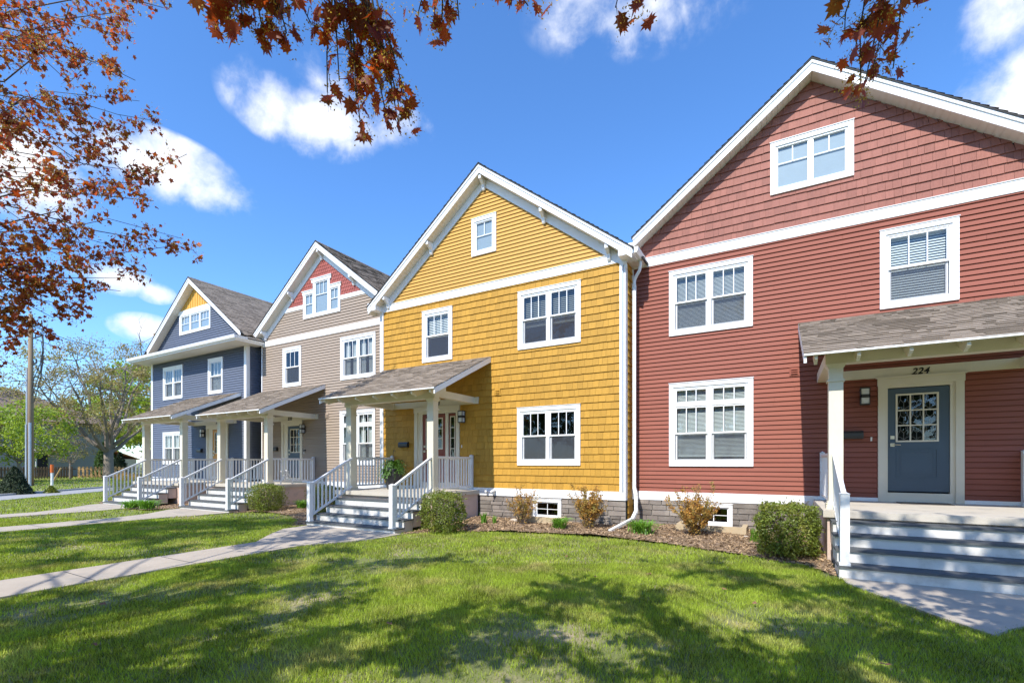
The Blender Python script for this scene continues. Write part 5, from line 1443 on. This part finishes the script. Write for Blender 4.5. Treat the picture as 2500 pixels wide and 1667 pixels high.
def leafy_tree(name, base, hgt, crown, label, m, seed, trunk_r=.4, nl=9000, ls=.32, fork=.26, limbs=9, spread=1.0, cat='tree', group='trees beyond the street', bare=0.0, tmpl=None, fl=.5, hollow=.25):
    """crown: (rx, ry, rz, cz) ellipsoid; foliage gathered round real limbs and twigs"""
    h = empty(name, base); tag(h, label, cat, group)
    rd = random.Random(seed); B = Vector(base); T = B + Vector((0, 0, hgt * fork)); rx, ry, rz, cz = crown; Cn = B + Vector((0, 0, cz))
    tb = MB(); tb.tube([B - Vector((0, 0, .1)), B + Vector((0, 0, hgt * .04)), B.lerp(T, .6), T], [trunk_r * 1.35, trunk_r, trunk_r * .88, trunk_r * .85], 12); tb.build('trunk', 'bark', h, smooth=True)
    br = MB(); pts = []
    def rp(k=.95):
        while True:
            v = Vector([rd.uniform(-1, 1) for _ in range(3)])
            if hollow < v.length < 1 and v.z > -.75: return Cn + Vector((v.x * rx, v.y * ry, v.z * rz)) * 1.0
    ends = []
    for i in range(limbs):
        a = 2 * PI * i / limbs + rd.uniform(-.3, .3); el = rd.uniform(.15, 1.0)
        e = Cn + Vector((math.cos(a) * rx * .62 * (1.15 - el * .6), math.sin(a) * ry * .62 * (1.15 - el * .6), rz * (el * 1.0 - .30)))
        P = limb(br, T - Vector((0, 0, rd.uniform(0, .12) * hgt * .3)), e, trunk_r * .50, trunk_r * .12, rd, n=6, wob=.10, rise=-.04 if el > .5 else -.08)
        ends += P[2:]
    if bare:
        for i in range(14):
            e = rd.choice(ends); t = e + Vector((rd.uniform(-1.2, 1.2), rd.uniform(-1, 1), rd.uniform(1.5, 3.5) * bare)); P = limb(br, e, t, .07, .012, rd, n=5)
            for q in P[2:]: limb(br, q, q + Vector((rd.uniform(-.9, .9), rd.uniform(-.6, .6), rd.uniform(.3, 1.3))), .02, .006, rd, n=3)
    n2 = limbs * 17
    for i in range(n2):
        c = rp(); q = min(rd.sample(ends, min(len(ends), 14)), key=lambda p: (p - c).length)
        P = limb(br, q, c, trunk_r * .10, .012, rd, n=4, wob=.12)
        s = rd.uniform(.35, .95) * spread
        for k in range(int(nl / n2)):
            pts.append(P[-1].lerp(P[rd.choice((1, 2, 3))], rd.random() * fl) + Vector((rd.gauss(0, s * .55), rd.gauss(0, s * .55), rd.gauss(0, s * .40))))
    br.build('branches', 'bark', h)
    pts = np.array([tuple(p) for p in pts]); pts = pts[pts[:, 2] > .25]
    scatter('crown', pts, ls, tmpl or OVAL, m, parent=h, seed=seed, varamp=.4)
    return h
leafy_tree('street_tree', (-59.4, 21.5, 0), 15, (8.2, 8.2, 5.6, 8.9), 'broad budding tree with a thick forked trunk beyond the street', 'bud_leaf', 11, trunk_r=.46, nl=22000, ls=.19, fork=.20, limbs=11, bare=1.2, spread=1.0)
leafy_tree('green_tree', (-78, 33, 0), 17, (8, 8, 7, 9.5), 'bright green tree rising behind the broad budding tree', 'spring_leaf', 12, nl=16000, ls=.42, limbs=8)
leafy_tree('green_tree', (-66, 33, 0), 13, (7, 7, 6, 7.0), 'bright green tree directly left of the blue house', 'spring_leaf', 13, nl=16000, ls=.36, limbs=8, fork=.15)
leafy_tree('brown_tree', (-84.0, 17.5, 0), 13, (11, 8, 4.6, 8.2), 'reddish brown budding tree behind the grey house at the left edge', 'bud_leaf', 14, nl=11000, ls=.28, limbs=8, bare=.3)
leafy_tree('lime_tree', (-55.5, 14.0, 0), 7, (4.6, 3.6, 2.9, 3.9), 'small lime green leafed tree behind the utility pole', 'spring_leaf', 15, trunk_r=.12, nl=7500, ls=.24, limbs=8, fork=.25, spread=.8)
leafy_tree('lime_tree', (-57.5, 10.0, 0), 6, (4.0, 3.4, 2.6, 3.4), 'lime green shrubby tree at the left edge of the view', 'spring_leaf', 25, trunk_r=.12, nl=6500, ls=.24, limbs=7, fork=.25, spread=.8)
leafy_tree('purple_tree', (-50.0, 9.2, 0), 6.5, (2.9, 2.6, 2.1, 4.2), 'dark purple leaved tree at the left edge behind the cone shrub', 'purple_leaf', 16, trunk_r=.10, nl=9000, ls=.16, limbs=8, fork=.35, spread=.55)
leafy_tree('small_tree', (-61.0, 19.0, 0), 5.2, (2.2, 2.2, 1.9, 3.2), 'small thin budding tree just inside the picket fence', 'bud_leaf', 26, trunk_r=.09, nl=1500, ls=.13, limbs=7, fork=.3, spread=.5)
for i, (x, y, hh, r_) in enumerate(((-95, 45, 15, 9), (-110, 38, 14, 10), (-120, 20, 14, 12), (-90, 60, 14, 10), (-78, 70, 15, 10), (-64, 62, 14, 9))):
    leafy_tree('far_tree', (x, y, 0), hh, (r_, r_, hh * .42, hh * .58), ('far green tree behind the terracotta roofed garage', 'far green tree beyond the grey house', 'farthest green tree at the left edge of the view', 'far green tree seen between the budding tree limbs', 'far green tree behind the small roof', 'far green tree low beside the blue house wall')[i],
               'spring_leaf' if i % 2 else 'far_green', 30 + i, nl=3600, ls=.7, limbs=6, spread=1.4)

def cone(name, x, y, w, hgt, label, m, n, seed, ls=.09, cat='shrub', group=None, p=.8):
    g = np.random.default_rng(seed); t = g.uniform(0, 1, n) ** 1.3; a = g.uniform(0, 2 * PI, n); r_ = (1 - t ** (1 / p)) ** .8 * w / 2 * (.72 + .34 * vnoise(a * 1.6, t * 5, 1.0, seed)) * g.uniform(.75, 1.0, n)
    P = np.stack([x + np.cos(a) * r_, y + np.sin(a) * r_, .04 + t * hgt], 1); out = np.stack([np.cos(a), np.sin(a), .35 + 0 * a], 1)
    h = empty(name, (x, y, 0)); tag(h, label, cat, group)
    scatter('foliage', P, ls, OVAL, m, parent=h, seed=seed, outdir=out, varamp=.45)
    b = MB(); b.tube([(x, y, -.05), (x, y, hgt * .8)], [.09, .02], 8); b.build('trunk', 'bark', h); return h
cone('yew_shrub', -33.84, 8.38, 1.75, 1.35, 'dark cone shaped evergreen shrub on the lawn at the left edge', 'conifer', 9000, 1, p=1.1)
cone('low_shrub', -33.6, 9.7, .75, .32, 'tiny dark green shrub right of the cone shaped evergreen', 'boxwood', 1500, 2, p=1.6)
cone('arborvitae', -67.0, 24.0, 3.0, 4.2, 'dark pointed evergreen behind the picket fence, left of the thick trunk', 'arborvitae', 5200, 3, ls=.22, cat='tree', group='evergreens behind the fence')
cone('arborvitae', -64.3, 24.3, 3.0, 2.7, 'black green rounded evergreen beside the thick trunk', 'conifer', 5200, 4, ls=.2, cat='tree', group='evergreens behind the fence', p=2.0)
cone('arborvitae', -62.0, 29.5, 2.2, 4.0, 'dark pointed evergreen right of the thick trunk', 'arborvitae', 4200, 5, ls=.22, cat='tree', group='evergreens behind the fence')
cone('arborvitae', -58.6, 28.4, 2.0, 3.4, 'dark evergreen nearest the blue house corner', 'arborvitae', 4200, 6, ls=.2, cat='tree', group='evergreens behind the fence')

# marker post
h = empty('marker_post', (-42.91, 12.43, 0)); tag(h, 'white marker post with a bright orange top beside the street', 'marker post')
b = MB(); b.tube([(-42.91, 12.43, -.05), (-42.91, 12.43, .95)], .075, 12); b.build('shaft', 'rail_white', h)
b = MB(); b.tube([(-42.91, 12.43, .951), (-42.91, 12.43, 1.5)], .095, 12); b.build('cap', 'marker_orange', h)
b = MB(); b.bar((-45.1, 13.0, .0), (-44.6, 13.4, 1.25), .12, .04); tag(b.build('leaning_board', 'fence_wood', loc=(-45.1, 13, 0)), 'narrow reddish board leaning beside the utility pole', 'board')

# picket fences
def fence(p, q, hgt, m, label, sp=.30, pw=.16):
    p = Vector((*p, 0)); q = Vector((*q, 0)); d = (q - p).normalized(); L = (q - p).length; n = Vector((-d.y, d.x, 0))
    h = empty('picket_fence', tuple(p)); tag(h, label, 'fence', 'picket fences beyond the street')
    b = MB(); k = int(L / sp)
    for i in range(k):
        c = p + d * (i * sp); v = random.uniform(-.15, .15)
        a0 = c - d * pw / 2; a1 = c + d * pw / 2
        F = [a0, a1, a1 + Vector((0, 0, hgt - .05)), c + Vector((0, 0, hgt)), a0 + Vector((0, 0, hgt - .05))]; F = [f + Vector((0, 0, .12)) if j < 2 else f for j, f in enumerate(F)]
        G = [f + n * .02 for f in F]
        b.add([tuple(f) for f in F + G], [(0, 1, 2, 3, 4), (9, 8, 7, 6, 5)] + [(j, j + 5, (j + 1) % 5 + 5, (j + 1) % 5) for j in range(5)], v)
    b.build('pickets', m, h)
    for z in (.30, hgt - .25):
        b = MB(); b.bar(tuple(p + n * .05 + Vector((0, 0, z))), tuple(q + n * .05 + Vector((0, 0, z))), .05, .09); b.build('rail', m, h)
fence((-62.0, 20.0), (-57.0, 26.5), 1.25, 'fence_wood', 'sunlit golden picket fence left of the blue house', sp=.33, pw=.19)
fence((-60.5, 12.5), (-61.9, 19.8), 1.25, 'fence_wood_shaded', 'shaded brown picket fence behind the marker post', sp=.22, pw=.14)

# grey house with balcony at the left edge
h = empty('grey_house', (-78, 18, 0)); tag(h, 'weathered grey house with brown hip roof and small balcony, left edge', 'house')
b = MB(); b.box(-90, -72.5, 12, 26, 0, 6.3)
for z in np.arange(.3, 6.2, .22): b.box(-72.5, -72.47, 12, 26, z, z + .19)
for z in np.arange(.3, 6.2, .22): b.box(-90, -72.5, 11.97, 12, z, z + .19)
b.build('wall', 'siding_grey', h)
b = MB(); b.add([(-91, 11, 6.3), (-71.5, 11, 6.3), (-71.5, 27, 6.3), (-91, 27, 6.3), (-84, 18.5, 10.2), (-78.5, 19.5, 10.2)], [(0, 1, 5, 4), (1, 2, 5), (2, 3, 4, 5), (3, 0, 4), (3, 2, 1, 0)]); b.build('roof', 'roof_brown', h)
b = MB(); b.box(-72.47, -70.9, 19.2, 21.6, 3.0, 3.25); b.box(-71.0, -70.9, 19.2, 19.3, .0, 3.0); bal = b.build('balcony', 'roof_white', h)
b = MB()
for y in np.arange(19.2, 21.6, .2): b.box(-70.98, -70.93, y, y + .05, 3.25, 4.2)
b.box(-71.0, -70.9, 19.2, 21.6, 4.2, 4.28); b.build('railing', 'roof_white', bal)
b = MB(); b.box(-72.48, -72.40, 14.2, 15.4, 3.6, 5.0); b.build('window', 'dark_room', h)
b = MB(); b.box(-72.48, -72.40, 19.6, 20.6, .2, 2.6); b.build('door', 'dark_room', h)

def small_house(name, x, y, w, d, zw, zr, label, wm, rm):
    h = empty(name, (x, y, 0)); tag(h, label, 'building')
    b = MB(); b.box(x - w / 2, x + w / 2, y - d / 2, y + d / 2, 0, zw); b.build('wall', wm, h)
    b = MB(); o = .4; b.prism([(y - d / 2 - o, zw - .1), (y, zr), (y + d / 2 + o, zw - .1), (y + d / 2 + o, zw), (y, zr + .18), (y - d / 2 - o, zw)], 'x', x - w / 2 - o, x + w / 2 + o); b.build('roof', rm, h)
    b = MB(); b.box(x - .9, x + .6, y - d / 2 - .03, y - d / 2, .1, 2.1); b.build('garage_door', 'roof_white', h)
small_house('garage', -104, 36, 9, 8, 2.3, 3.9, 'low white garage with terracotta roof seen past the picket fence', 'house_white', 'terracotta')
small_house('cottage', -83, 40, 8, 8, 2.6, 4.6, 'small house with a pale roof beside the dark evergreens', 'house_white', 'roof_brown')

# ================================================================== unseen trees added behind the viewer to cut sky fill and reflect in panes
for i, (x, y, hh, r_) in enumerate(((-34, -30, 12, 7), (-19, -27, 13, 7), (-5, -31, 12, 7), (9, -28, 13, 7.5), (24, -30, 12, 7), (38, -24, 13, 8), (-48, -26, 12, 8))):
    leafy_tree('street_tree', (x, y, 0), hh, (r_, r_ * .8, hh * .40, hh * .60), 'added green tree across the street behind the viewer, ' + ('second from the right end', 'third from the right end', 'directly opposite the yellow house', 'opposite the red house', 'beyond the red house', 'at the far left end', 'at the far right end')[i], 'far_green' if i % 2 else 'spring_leaf', 60 + i, nl=3200, ls=.75, limbs=6, spread=1.3, group='added trees across the street')
